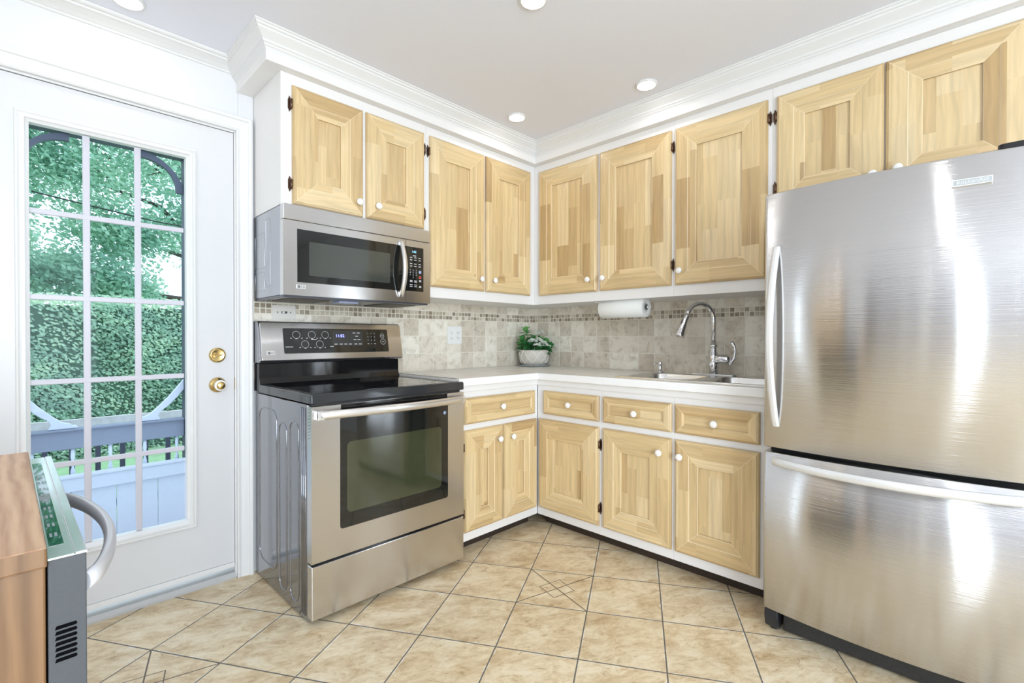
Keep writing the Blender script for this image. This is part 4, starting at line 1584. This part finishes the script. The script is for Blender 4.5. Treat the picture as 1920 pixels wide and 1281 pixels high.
for fx, fy in ((0.11, 0.74), (0.245, 0.74), (0.365, 0.745), (0.18, 0.36), (0.31, 0.36)):
    u, v = G(fx, fy)
    mb = MB()
    ring_(mb, u, v, 0.0185, 0.0012, 0, -65, 245)
    keydash(mb, FC, u, v - 0.019, n_, 0.012, 0.003, 0)
    for s in (-1, 1):
        keydash(mb, FC, u + s * 0.026, v - 0.017, n_, 0.007, 0.003, 0)
    mb.build('burner_dial', PRINT, cp)
for fx, fy, w in ((0.045, 0.26, 0.036), (0.26, 0.545, 0.026), (0.42, 0.26, 0.018)):
    u, v = G(fx, fy)
    mb = MB()
    keydash(mb, FC, u, v, n_, w, 0.003, 0)
    mb.build('caption', PRINT, cp)
for fx, fy, rr_ in ((0.94, 0.71, 0.0125), (0.945, 0.45, 0.0155)):
    u, v = G(fx, fy)
    mb = MB()
    ring_(mb, u, v, rr_, 0.0014, 0)
    keydash(mb, FC, u, v, n_, 0.011, 0.003, 0)
    mb.build('round_key', PRINT, cp)
mb = MB()
a, b_ = G(0.435, 0.29), G(0.73, 0.93)
mb.box(FC, a[0], b_[0], a[1], b_[1], 0.0052, 0.00525)
mb.build('display_field', PANELG, cp)
mb = MB()
u, v = G(0.505, 0.70)
text_mb(mb, FC, '11:02', u, v, n_, 0.022, 0)
mb.build('clock_digits', BLUELED, cp)
for r, fy in enumerate((0.81, 0.66, 0.51, 0.36)):
    for c, fx in enumerate((0.785, 0.82, 0.855)):
        ch = '123456789'[r * 3 + c] if r < 3 else (None, '0', None)[c]
        u, v = G(fx, fy)
        mb = MB()
        if ch:
            text_mb(mb, FC, ch, u, v, n_, 0.010, 0)
        else:
            keydash(mb, FC, u, v, n_, 0.010, 0.003, 0)
        mb.build('number_key', PRINT, cp)
for fx, fy in ((0.645, 0.83), (0.69, 0.83), (0.67, 0.69), (0.65, 0.54), (0.69, 0.54), (0.46, 0.355), (0.51, 0.355), (0.555, 0.355), (0.60, 0.355), (0.655, 0.355), (0.70, 0.355)):
    u, v = G(fx, fy)
    mb = MB()
    keydash(mb, FC, u, v, n_, 0.016, 0.0035, 0)
    mb.build('function_key', PRINT, cp)
lg_badge(FC, RX0 + 0.050, 0.036, 0.0041, 0.036, 0.0185, cp)

# ------------------------------------------------------------------ microwave
MX0, MX1, MZ0, MZ1, MD = -1.9792, -1.2250, 1.2985, 1.6905, 0.386
mw = thing('microwave', 'over-the-range stainless steel microwave with black window and curved handle', 'microwave', ((MX0 + MX1) / 2, -0.2, MZ0))
mb = MB()
mb.box(FA, MX0 + 0.004, MX1 - 0.002, MZ0 + 0.006, MZ1 - 0.002, 0.008, 0.352)
mb.build('body', MWSIDE, mw, bev=0.002)
FML = Fr((MX0 + 0.004, 0, 0), (0, -1, 0), (0, 0, 1), (-1, 0, 0))
mb = MB()
for u0, u1, v0, v1 in ((0.03, 0.15, 1.335, 1.42), (0.03, 0.15, 1.44, 1.60), (0.17, 0.225, 1.35, 1.655)):
    mb.tube([FML(u, v, 0.0) for u, v in rr_pts(u0, u1, v0, v1, 0.008, 3)], 0.0009, 6, closed=True, up=(-1, 0, 0))
mb.build('side_embossing', MWSIDE, mw)
mb = MB()
mb.box(FA, MX0, MX1, 1.6245, MZ1, 0.352, MD)
mb.build('top_strip', STEEL, mw, bev=0.003)
SEAM = -1.3765
mwx0, mwx1, mwz0, mwz1 = -1.921, SEAM, 1.360, 1.589
mb = MB()
for a, b2, c, d in ((MX0, mwx0, MZ0 + 0.004, 1.6225), (mwx0, SEAM - 0.001, MZ0 + 0.004, mwz0), (mwx0, SEAM - 0.001, mwz1, 1.6225)):
    mb.box(FA, a, b2, c, d, 0.352, MD)
md_ = mb.build('door', STEEL, mw)
mb = MB()
pts_ = rr_pts(mwx0, SEAM - 0.001, mwz0, mwz1, 0.0001, 1)
mb.rrect(FA, mwx0, SEAM - 0.0012, mwz0, mwz1, 0.353, MD + 0.0005, 0.008)
mb.build('door_glass', BGLASS, md_)
mb = MB()
mb.rrect(FA, -1.870, -1.468, 1.392, 1.540, MD + 0.0006, MD + 0.0009, 0.006)
mb.build('mesh_window', MWGLASS, md_)
mb = MB()
mb.box(FA, SEAM + 0.001, MX1, MZ0 + 0.004, 1.362, 0.352, MD)
mb.box(FA, SEAM + 0.001, MX1, 1.590, 1.6225, 0.352, MD)
mb.box(FA, -1.2690, MX1, 1.362, 1.590, 0.352, MD)
ctl = mb.build('control_housing', STEEL, mw)
mb = MB()
mb.rrect(FA, SEAM + 0.0012, -1.2690, 1.362, 1.590, 0.353, MD + 0.0005, 0.006)
pn = mb.build('control_panel', BGLASS, ctl)
n_ = MD + 0.0006
mb = MB()
text_mb(mb, FA, '1:02', -1.327, 1.5655, n_, 0.016, 0)
mb.build('clock_digits', CYANLED, pn)
keys = [(-1.325, 1.545, 0.020)]
keys += [(u, v, 0.014) for v in (1.535, 1.523, 1.503, 1.491) for u in (-1.345, -1.320, -1.293)]
keys += [(u, v, 0.016) for v in (1.416, 1.410, 1.395, 1.386) for u in (-1.345, -1.318)]
keys += [(-1.290, v, 0.014) for v in (1.420, 1.414, 1.390, 1.384)]
for u, v, w in keys:
    mb = MB()
    keydash(mb, FA, u, v, n_, w, 0.003, 0)
    mb.build('function_key', PRINT, pn)
for r in range(4):
    for c in range(3):
        ch = '123456789'[r * 3 + c] if r < 3 else (None, '0', None)[c]
        if ch:
            mb = MB()
            text_mb(mb, FA, ch, -1.351 + c * 0.018, 1.470 - r * 0.0125, n_, 0.010, 0)
            mb.build('number_key', PRINT, pn)
mb = MB()
keydash(mb, FA, -1.290, 1.4395, n_, 0.015, 0.004, 0)
keydash(mb, FA, -1.290, 1.4325, n_, 0.015, 0.004, 0)
mb.build('stop_key', REDP, pn)
mb = MB()
mb.lathe(Fr(FA(-1.290, 1.463, n_), FA.U, FA.V, FA.N), [(0.0085, 0), (0.0085, 0.0004), (0, 0.0004)], 18)
mb.build('start_key', BLUEP, pn)
mb = MB()
rows = []
K = 20
for k in range(K + 1):
    t = k / K
    z = 1.327 + (1.611 - 1.327) * t
    bow = 0.010 + 0.040 * sin(pi * t) ** 0.85
    n = MD + bow
    hw = 0.0135 - 0.002 * abs(2 * t - 1)
    u = -1.408
    th = 0.010
    rows.append([FA(u - hw, z, n - th), FA(u - hw, z, n - 0.001), FA(u - hw * .3, z, n + 0.004), FA(u + hw * .5, z, n + 0.003), FA(u + hw, z, n - 0.003), FA(u + hw, z, n - th)])
mb.grid(rows, 0, True, True, True)
for z0_, z1_ in ((1.328, 1.352), (1.586, 1.610)):
    mb.box(FA, -1.418, -1.398, z0_, z1_, MD + 0.0007, MD + 0.012)
mb.build('door_handle', HANDLE, mw)
mb = MB()
mb.box(FA, MX0 + 0.006, MX1 - 0.006, MZ0 - 0.004, MZ0 + 0.0055, 0.012, 0.372)
un = mb.build('underside_pan', UNDER, mw, bev=0.002)
Fu = Fr((0, 0, MZ0 - 0.0045), (1, 0, 0), (0, -1, 0), (0, 0, -1))
for a, b2 in ((-1.93, -1.74), (-1.46, -1.27)):
    mb = MB()
    mb.rrect(Fu, a, b2, 0.10, 0.32, 0.0, 0.003, 0.008)
    mb.build('grease_filter', FILTER, un)
mb = MB()
mb.rrect(Fu, -1.70, -1.60, 0.24, 0.32, 0.0, 0.008, 0.01)
mb.build('lamp_cover', LAMPL, un)
lg_badge(FA, -1.905, 1.341, MD + 0.0003, 0.040, 0.018, mw)

# ------------------------------------------------------------------ refrigerator
RY0, RY1 = 1.897, 2.612          # u along FB
fr = thing('refrigerator', 'large stainless steel bottom-freezer refrigerator with bar handles', 'refrigerator', (-0.4, -(RY0 + RY1) / 2, 0))
FZT, FSP, FZB = 1.663, 0.702, 0.0935
mb = MB()
mb.box(FB, RY0 + 0.003, RY1 - 0.003, 0.055, 1.645, 0.03, 0.690)
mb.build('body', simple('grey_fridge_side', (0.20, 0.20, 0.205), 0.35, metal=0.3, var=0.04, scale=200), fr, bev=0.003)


def bow(t):
    return 0.774 + 0.030 * (1 - (2 * t - 1) ** 2)


def fridge_door(name, z0, z1):
    mb = MB()
    K = 40
    pts = [(RY0 + 0.001, 0.698)]
    for k in range(6):
        a = radians(90 * k / 5)
        pts.append((RY0 + 0.011 - 0.011 * cos(a) + 0.0005, 0.763 + 0.011 * sin(a)))
    for k in range(1, K):
        t = k / K
        pts.append((RY0 + 0.0115 + (RY1 - RY0 - 0.023) * t, bow(t)))
    for k in range(6):
        a = radians(90 - 90 * k / 5)
        pts.append((RY1 - 0.0115 + 0.011 * cos(a), 0.763 + 0.011 * sin(a)))
    pts.append((RY1 - 0.001, 0.698))
    Fp_ = Fr((0, 0, 0), (0, -1, 0), (-1, 0, 0), (0, 0, 1))
    rows = []
    for z, sc in ((z0, 0.004), (z0 + 0.004, 0.0), (z1 - 0.004, 0.0), (z1, 0.004)):
        rows.append([Fp_(u + (sc if u < 2.2 else -sc) * (1 if (u < RY0 + 0.02 or u > RY1 - 0.02) else 0), v - sc * (1 if v > 0.70 else 0), z) for u, v in pts])
    mb.grid(rows, 0, True, True, True)
    o = mb.build(name, STEELF, fr)
    for p in o.data.polygons:
        if abs(p.normal.z) > 0.9:
            p.use_smooth = False
    return o


fd = fridge_door('fridge_door', 0.709, FZT)
fz = fridge_door('freezer_drawer', FZB, 0.692)
mb = MB()
mb.box(FB, RY0 + 0.006, RY1 - 0.006, 0.06, 1.64, 0.6905, 0.6975)
mb.build('door_gasket', BLACKM, fr)
mb = MB()
rows = []
K = 26
for k in range(K + 1):
    t = k / K
    z = 0.790 + (1.462 - 0.790) * t
    n = 0.782 + 0.046 * sin(pi * t) ** 0.8
    hw = 0.0125
    u = RY0 + 0.0445 - 0.012 * sin(pi * t)
    rows.append([FB(u - hw, z, n - 0.010), FB(u - hw, z, n), FB(u - hw * .5, z, n + 0.006), FB(u + hw * .5, z, n + 0.006), FB(u + hw, z, n), FB(u + hw, z, n - 0.010)])
mb.grid(rows, 0, True, True, True)
mb.build('door_handle', FHANDLE, fd, bev=0.002)
mb = MB()
rows = []
for k in range(K + 1):
    t = k / K
    u = RY0 + 0.033 + (RY1 - RY0 - 0.066) * t
    n = bow(0.03 + 0.94 * t) + 0.006 + 0.046 * sin(pi * t) ** 0.7
    z = 0.660
    hh = 0.0145
    rows.append([FB(u, z - hh, n - 0.010), FB(u, z - hh, n), FB(u, z - hh * .5, n + 0.006), FB(u, z + hh * .5, n + 0.006), FB(u, z + hh, n), FB(u, z + hh, n - 0.010)])
mb.grid(rows, 0, True, True, True)
mb.build('freezer_handle', FHANDLE, fz, bev=0.002)
# badge
bu, bv = 2.467, 1.583
tb = (bu - RY0) / (RY1 - RY0)
sl = -0.030 * 4 * (2 * tb - 1) / (RY1 - RY0)
Ub = Vector((-sl, -1, 0)).normalized()
Nb = Vector((-1, sl, 0)).normalized()
FBd = Fr(FB(bu, bv, bow(tb) - 0.001), Ub, (0, 0, 1), Nb)
mb = MB()
mb.rrect(FBd, -0.0435, 0.0435, -0.0095, 0.0095, 0, 0.0035, 0.002, 0)
mb.rrect(FBd, -0.0415, 0.0415, -0.0078, 0.0078, 0.0035, 0.0037, 0.0015, 1)
text_mb(mb, FBd, 'KitchenAid', 0, 0.0, 0.0037, 0.0145, 0, stretch=1.05)
mb.build('brand_badge', [BADGE, BADGEG], fd)
mb = MB()
mb.rrect(Fr((0, 0, 0), (0, -1, 0), (-1, 0, 0), (0, 0, 1)), 2.520, 2.604, 0.640, 0.752, 1.6635, 1.688, 0.014)
mb.build('hinge_cover', BLACK, fr, bev=0.004)
mb = MB()
mb.box(FB, RY0 + 0.06, RY1 - 0.06, 0.012, 0.088, 0.60, 0.735)
mb.build('toe_grille', simple('speckled_black_plastic', (0.02, 0.02, 0.02), 0.4, var=0.9, scale=240, bmp=0.6), fr, bev=0.004)
for a, b2 in ((RY0 + 0.002, RY0 + 0.050), (RY1 - 0.050, RY1 - 0.002)):
    mb = MB()
    Fft = Fr((0, 0, 0), (-1, 0, 0), (0, 0, 1), (0, -1, 0))
    mb.prism(Fft, [(0.66, 0.012), (0.738, 0.012), (0.752, 0.022), (0.764, 0.060), (0.760, 0.090), (0.66, 0.090)], a, b2)
    mb.lathe(Fr(FB((a + b2) / 2, 0.0005, 0.715), (1, 0, 0), (0, 1, 0), (0, 0, 1)), [(0.017, 0), (0.019, 0.006), (0.019, 0.0125)], 16)
    mb.build('front_foot', simple('black_plastic', (0.02, 0.021, 0.026), 0.25, var=0.0), fr, bev=0.004)

# ------------------------------------------------------------------ ceiling lamps
def downlight(x, y, label, group='recessed ceiling lights'):
    c = thing('recessed_light', label, 'ceiling light', (x, y, H), group)
    Fd_ = Fr((x, y, H - 0.0003), (1, 0, 0), (0, 1, 0), (0, 0, -1))
    mb = MB()
    K = 36
    prof = [(0.054, 0.0), (0.053, 0.006), (0.047, 0.009), (0.0435, 0.008), (0.043, 0.0005), (0.054, 0.0)]
    mb.grid([[Fd_(r * cos(2 * pi * k / K), r * sin(2 * pi * k / K), h) for k in range(K)] for r, h in prof], 0, True, False, True)
    mb.build('trim_ring', TRIM, c)
    mb = MB()
    mb.face([Fd_(0.0425 * cos(2 * pi * k / K), 0.0425 * sin(2 * pi * k / K), 0.0012) for k in range(K)])
    mb.build('lamp_lens', LENS, c)
    return c


downlight(-0.7666, -0.5852, 'lit round recessed ceiling light nearest the corner of the room')
downlight(-0.5701, -1.2902, 'lit round recessed ceiling light above the sink, right of the other one')
downlight(-2.4658, -0.199, 'lit round recessed ceiling light in front of the door, cut by the photo top')
downlight(-1.4113, -1.2883, 'lit round recessed ceiling light at the top centre edge of the photo')
for x, y in ((-1.6, -2.5), (-0.9, -3.6), (-2.6, -3.6), (-3.7, -1.2), (-3.7, -2.5), (-4.2, -3.9), (-2.3, -4.6), (-4.5, -0.7)):  # unseen downlights added to fill the room with light
    downlight(x, y, 'unseen recessed fill light added behind the camera', 'added fill lights behind the camera')

# ------------------------------------------------------------------ portable dishwasher at the left edge
AX1, AYN, AYF, AZ = -2.7335, -1.8205, -1.2300, 0.910
pd = thing('portable_dishwasher', 'oak-topped portable dishwasher with grey metal door and curved bar handle', 'dishwasher', (AX1, AYN, 0))
pd.rotation_euler = (0, 0, radians(0.9))
FD = Fr((0, 0, 0), (1, 0, 0), (0, 1, 0), (0, 0, 1))
mb = MB()
mb.box(FD, AX1 - 0.60, AX1 + 0.000, AYN, AYF, AZ - 0.020, AZ)
wt_ = mb.build('wooden_top', [OAKTOP, OAKSHADE], pd, bev=0.002)
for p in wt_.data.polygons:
    p.material_index = 0 if abs(p.normal.z) > 0.5 else 1  # edges take the shaded oak copy, top face stays lighter
mb = MB()
mb.box(FD, AX1 - 0.585, AX1 - 0.001, AYN + 0.006, AYF - 0.006, 0.06, AZ - 0.0205)
mb.build('cabinet_sides', OAKSHADE, pd, bev=0.002)
for x in (AX1 - 0.52, AX1 - 0.08):
    for y in (AYN + 0.06, AYF - 0.06):
        mb = MB()
        mb.tube([(x, y - 0.012, 0.0305), (x, y + 0.012, 0.0305)], 0.030, 16)
        mb.box(FD, x - 0.012, x + 0.012, y - 0.02, y + 0.02, 0.045, 0.0605)
        mb.build('caster', BLACKM, pd)
AM = 0.8965
mb = MB()
mb.box(FD, AX1 + 0.0005, AX1 + 0.0300, AYN + 0.006, AYF - 0.004, 0.10, AM - 0.0022)
ad_ = mb.build('door_panel', GREYP, pd, bev=0.001)
mb = MB()
mb.prism(Fr((0, 0, 0), (1, 0, 0), (0, 0, 1), (0, 1, 0)), [(AX1 + 0.0005, AM - 0.002), (AX1 + 0.0005, AM), (AX1 + 0.0200, AM), (AX1 + 0.0206, AM - 0.0012), (AX1 + 0.0214, AM - 0.0012), (AX1 + 0.0220, AM + 0.0006), (AX1 + 0.0300, AM + 0.0006), (AX1 + 0.0306, AM - 0.0004), (AX1 + 0.0304, AM - 0.002)], AYN + 0.006, AYF - 0.004)
ctop = mb.build('control_top', GREYL, ad_)
Fct = Fr((AX1, 0, AM), (1, 0, 0), (0, 1, 0), (0, 0, 1))
mb = MB()
mb.box(Fct, 0.0030, 0.0148, AYN + 0.045, AYF - 0.06, 0.0001, 0.0005)
cg = mb.build('control_glass', simple('black_glass_green_reflection', (0.004, 0.075, 0.035), 0.03, var=0.0, ior=1.7), ctop)  # green of the mirrored trees painted into the dark glass colour
rg_ = random.Random(3)
KM = simple('pale_key_print', (0.30, 0.33, 0.38), 0.4, var=0.0)
for k in range(9):
    y = AYN + 0.075 + k * 0.040 + rg_.uniform(0, .006)
    for q in range(2):
        mb = MB()
        mb.box(Fct, 0.0052 + q * 0.0042, 0.0074 + q * 0.0042, y, y + 0.014, 0.0006, 0.0007)
        mb.build('touch_key', KM, cg)
Fv_ = Fr((0, AYN + 0.006, 0), (1, 0, 0), (0, 0, 1), (0, -1, 0))
mb = MB()
for k in range(7):
    z = 0.7885 + k * 0.0056
    mb.prism(Fv_, [(AX1 + 0.0055, z), (AX1 + 0.0215, z), (AX1 + 0.0225, z + 0.0013), (AX1 + 0.0215, z + 0.0034), (AX1 + 0.0065, z + 0.0034)], 0.0001, 0.0008)
mb.build('side_vent', simple('vent_black', (0.004, 0.004, 0.005), 1.0, spec=0.0, var=0.0), ad_)
mb = MB()
hx = AX1 + 0.0300
path = []
ya, yb = -1.800, -1.415
K = 24
for k in range(K + 1):
    t = k / K
    path.append((hx - 0.001 + 0.040 * sin(pi * t) ** 0.62, ya + (yb - ya) * t, 0.858))
mb.tube(path, [0.0105] * (K + 1), 16, flat=0.62, up=(0, 0, 1))
mb.build('bar_handle', GREYH, ad_)

# ------------------------------------------------------------------ outdoors
mb = MB()
mb.box(FW, -16, 12, 0.14, 26, -0.86, -0.75)
struct(mb.build('ground', LAWN))
mb = MB()
for k in range(20):
    y = 0.15 + k * 0.135
    mb.box(FW, -4.6, 1.0, y, y + 0.128, -0.50, -0.47)
mb.box(FW, -4.6, 1.0, 0.145, 2.86, -0.745, -0.5005)
tag(mb.build('porch_deck', DECK), 'grey board porch deck outside the glass door', 'deck')
# privacy panel
pv = thing('privacy_panel', 'pale blue-grey solid board panel along the bottom of the porch railing', 'panel', (-2.3, 1.9, -0.47))
FPo = Fr((0, 0, 0), (1, 0, 0), (0, 0, 1), (0, -1, 0))
mb = MB()
for k in range(17):
    x = -4.2 + k * 0.24
    mb.box(FPo, x, x + 0.237, -0.4695, 0.085, -1.93, -1.915)
mb.build('vertical_boards', PORCHL, pv, bev=0.002)
mb = MB()
mb.box(FPo, -4.2, -0.12, 0.075, 0.170, -1.9148, -1.895)
mb.box(FPo, -4.2, -0.12, 0.170, 0.186, -1.950, -1.885)
mb.build('top_board', PORCHL, pv, bev=0.002)
# painted railing with turned spindles
pr_ = thing('porch_railing', 'blue-grey porch railing with wide top board and turned white spindles', 'railing', (-2.3, 2.0, -0.47))
mb = MB()
mb.box(FPo, -2.78, -1.86, 0.352, 0.478, -2.02, -1.985)
mb.box(FPo, -2.78, -1.86, 0.478, 0.492, -2.06, -1.965)
mb.build('top_rail', PORCH, pr_, bev=0.003)
for x in (-2.708, -2.506, -2.306, -2.106, -1.905):
    mb = MB()
    Fsn = Fr((x, 2.005, 0), (1, 0, 0), (0, 1, 0), (0, 0, 1))
    mb.lathe(Fsn, [(0.012, -0.05), (0.012, 0.03), (0.006, 0.05), (0.012, 0.065), (0.006, 0.080), (0.007, 0.12), (0.014, 0.17), (0.012, 0.20), (0.006, 0.225), (0.011, 0.24), (0.006, 0.255), (0.012, 0.29), (0.010, 0.3515)], 14)
    mb.build('spindle', SPIN, pr_)
mb = MB()
mb.box(FPo, -2.78, -1.86, -0.10, -0.0505, -2.02, -1.99)
mb.build('bottom_rail', PORCH, pr_)
# porch frame: posts, beam, corner braces
pf = thing('porch_archway', 'dark blue porch posts and beam with curved corner braces', 'porch', (-2.3, 2.0, -0.47))
for x0_, x1_ in ((-2.90, -2.7805), (-1.8595, -1.745)):
    mb = MB()
    mb.box(FPo, x0_, x1_, -0.4695, 2.519, -2.06, -1.955)
    mb.build('post', PORCHD, pf, bev=0.004)
mb = MB()
mb.box(FPo, -3.6, -1.0, 2.5195, 2.70, -2.07, -1.945)
mb.build('beam', PORCHD, pf, bev=0.004)


def arc_strip(cx, cz, sx, sz, r, w, a0, a1, curl=0.0):
    out, inn = [], []
    K = 14
    for k in range(K + 1):
        t = k / K
        a = radians(a0 + (a1 - a0) * t)
        ww = w * (0.75 + 0.5 * abs(2 * t - 1))
        out.append((cx + sx * (r + ww / 2) * cos(a), cz + sz * (r + ww / 2) * sin(a)))
        inn.append((cx + sx * (r - ww / 2) * cos(a), cz + sz * (r - ww / 2) * sin(a)))
    return out + inn[::-1]


for sx, cx in ((-1, -2.515), (1, -2.125)):
    mb = MB()
    mb.prism(FPo, arc_strip(cx, 2.245, sx, 1, 0.245, 0.040, 0, 90), -2.02, -1.985)
    mb.build('upper_brace', PORCHD, pf)
# lower scroll braces standing on the rail
for sx, xp in ((1, -2.7795), (-1, -1.8605)):
    mb = MB()
    shp = [(0.0, 0.30), (0.0, 0.225), (0.045, 0.165), (0.10, 0.105), (0.155, 0.060), (0.165, 0.035), (0.150, 0.002), (0.300, 0.002), (0.298, 0.014), (0.285, 0.022), (0.270, 0.022), (0.262, 0.034), (0.240, 0.040),
           (0.215, 0.052), (0.165, 0.100), (0.10, 0.170), (0.05, 0.235)]
    mb.prism(FPo, [(xp + sx * a, 0.492 + b2) for a, b2 in shp], -2.02, -1.985)
    mb.build('lower_brace', PORCHL, pf, bev=0.003)
# second weathered railing beyond
wr = thing('garden_railing', 'weathered wooden railing with dark square balusters beyond the porch', 'railing', (-2.3, 2.47, -0.47))
mb = MB()
mb.box(FPo, -4.2, -0.2, 0.40, 0.492, -2.50, -2.465)
mb.build('top_board', WEATH, wr)
for x in (-2.635, -2.483, -2.331, -2.179, -2.027, -1.873, -2.787, -1.72):
    mb = MB()
    mb.box(FPo, x - 0.016, x + 0.016, -0.4695, 0.41, -2.53, -2.5005)
    mb.build('baluster', PORCHD, wr)

# hedge and trees
rn = random.Random(11)


def leaf_cloud(n, samp, size, val, jit=0.5, bias=0.15):
    mb, cols = MB(), []
    for _ in range(n):
        p, nrm = samp()
        d = Vector((rn.gauss(0, 1), rn.gauss(0, 1), rn.gauss(0, 1)))
        nn = (Vector(nrm) + d * jit).normalized()
        a = nn.cross(Vector((rn.random(), rn.random(), rn.random() + 0.1))).normalized()
        b = nn.cross(a)
        s = size * rn.uniform(0.6, 1.4)
        p = Vector(p)
        mb.face([p - a * s, p - b * s * 0.55, p + a * s, p + b * s * 0.55])
        cols.append(min(1, max(0, val(p) + rn.uniform(-.22, .22))))
    return mb, cols


hd_ = thing('cedar_hedge', 'tall clipped green hedge across the back of the yard', 'hedge', (-2.0, 7.5, -0.75))
mb = MB()
mb.box(FW, -9, 4.0, 7.62, 8.6, -0.749, 1.62)
mb.build('hedge_core', HEDGEC, hd_)


def hs():
    x = rn.uniform(-6.6, 0.6)
    z = rn.uniform(-0.745, 1.80)
    y = 7.56 + 0.10 * sin(x * 3.1 + z * 2.3) + rn.uniform(-0.10, 0.10) + (0.3 * rn.random() if z > 1.68 else 0)
    return (x, y, z), (0, -1, 0.35)


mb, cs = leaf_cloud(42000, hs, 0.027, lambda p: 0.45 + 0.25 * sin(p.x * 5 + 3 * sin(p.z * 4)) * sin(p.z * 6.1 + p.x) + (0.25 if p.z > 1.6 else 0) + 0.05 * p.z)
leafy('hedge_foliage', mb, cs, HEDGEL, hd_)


def tree(label, x, y, trunk_r, blobs, n, seed, z0=-0.75):
    rr = random.Random(seed)
    t = thing('maple_tree', label, 'tree', (x, y, z0), 'maple trees beyond the hedge')
    mb = MB()
    mb.tube([(x, y, z0 + 0.001), (x + .1, y, 1.0), (x - .05, y, 2.6), (x, y, 4.5)], [trunk_r, trunk_r * .8, trunk_r * .6, trunk_r * .3], 12)
    for (bx, by, bz, br) in blobs:
        mb.tube([(x, y, min(bz - 0.4, 2.4)), ((x + bx) / 2, (y + by) / 2, bz - 0.25), (bx, by, bz)], [trunk_r * .35, trunk_r * .22, 0.015], 8)
        for _ in range(3):
            e = Vector((bx + rr.uniform(-1, 1) * br, by + rr.uniform(-.6, .6) * br, bz + rr.uniform(-.5, .5) * br * .6))
            s = Vector(((x + bx * 3) / 4, (y + by * 3) / 4, bz - 0.1))
            mb.tube([s, s.lerp(e, .5) + Vector((0, 0, .06)), e], [0.03, 0.02, 0.008], 6)
    mb.build('trunk', BARK, t)

    def smp():
        bx, by, bz, br = blobs[int(rn.random() * len(blobs))]
        while True:
            q = Vector((rn.gauss(0, .5), rn.gauss(0, .45), rn.gauss(0, .30)))
            if q.length < 1.1:
                break
        p = Vector((bx, by, bz)) + q * br
        # layered boughs
        p.z += 0.12 * sin(p.x * 4.0 + p.y)
        return p, (0, -0.4, 0.8)
    mb, cs = leaf_cloud(n, smp, 0.047, lambda p: 0.5 + 0.28 * sin(p.x * 3.7 + 1.7 * p.z) * sin(p.z * 3.9 + p.x * 1.3), 0.75)
    leafy('crown', mb, cs, MAPLEL, t)


tree('broad maple tree with layered green boughs beyond the hedge, at the left', -4.3, 9.6, 0.22,
     [(-5.0, 9.0, 3.4, 1.25), (-3.7, 9.2, 4.2, 1.25), (-4.4, 9.0, 5.2, 1.4), (-4.6, 9.1, 2.4, 1.0), (-3.4, 9.0, 3.0, .9), (-2.8, 9.2, 5.2, 1.2), (-5.8, 9.4, 4.6, 1.3), (-3.8, 8.8, 2.05, .8), (-5.6, 9.2, 2.2, .9)], 46000, 1)
tree('maple tree with open boughs beyond the hedge, nearer the door knob side', 0.9, 10.8, 0.20,
     [(-2.2, 9.6, 4.2, 1.2), (-1.4, 9.8, 3.2, .95), (-0.8, 10.0, 4.8, 1.4), (-2.0, 9.4, 5.6, 1.2), (-2.6, 9.7, 2.3, .75), (-1.5, 9.6, 2.1, .8), (0.2, 10.2, 3.6, 1.2), (-1.0, 9.6, 5.9, 1.2)], 38000, 2)
# overhead cable
mb = MB()
mb.tube([(-9, 8.9, 4.6), (-4.0, 8.7, 3.70), (-1.0, 8.6, 3.30), (4, 8.4, 3.0)], 0.012, 6)
tag(mb.build('overhead_cable', BLACKM), 'thin dark overhead cable crossing in front of the trees', 'cable')
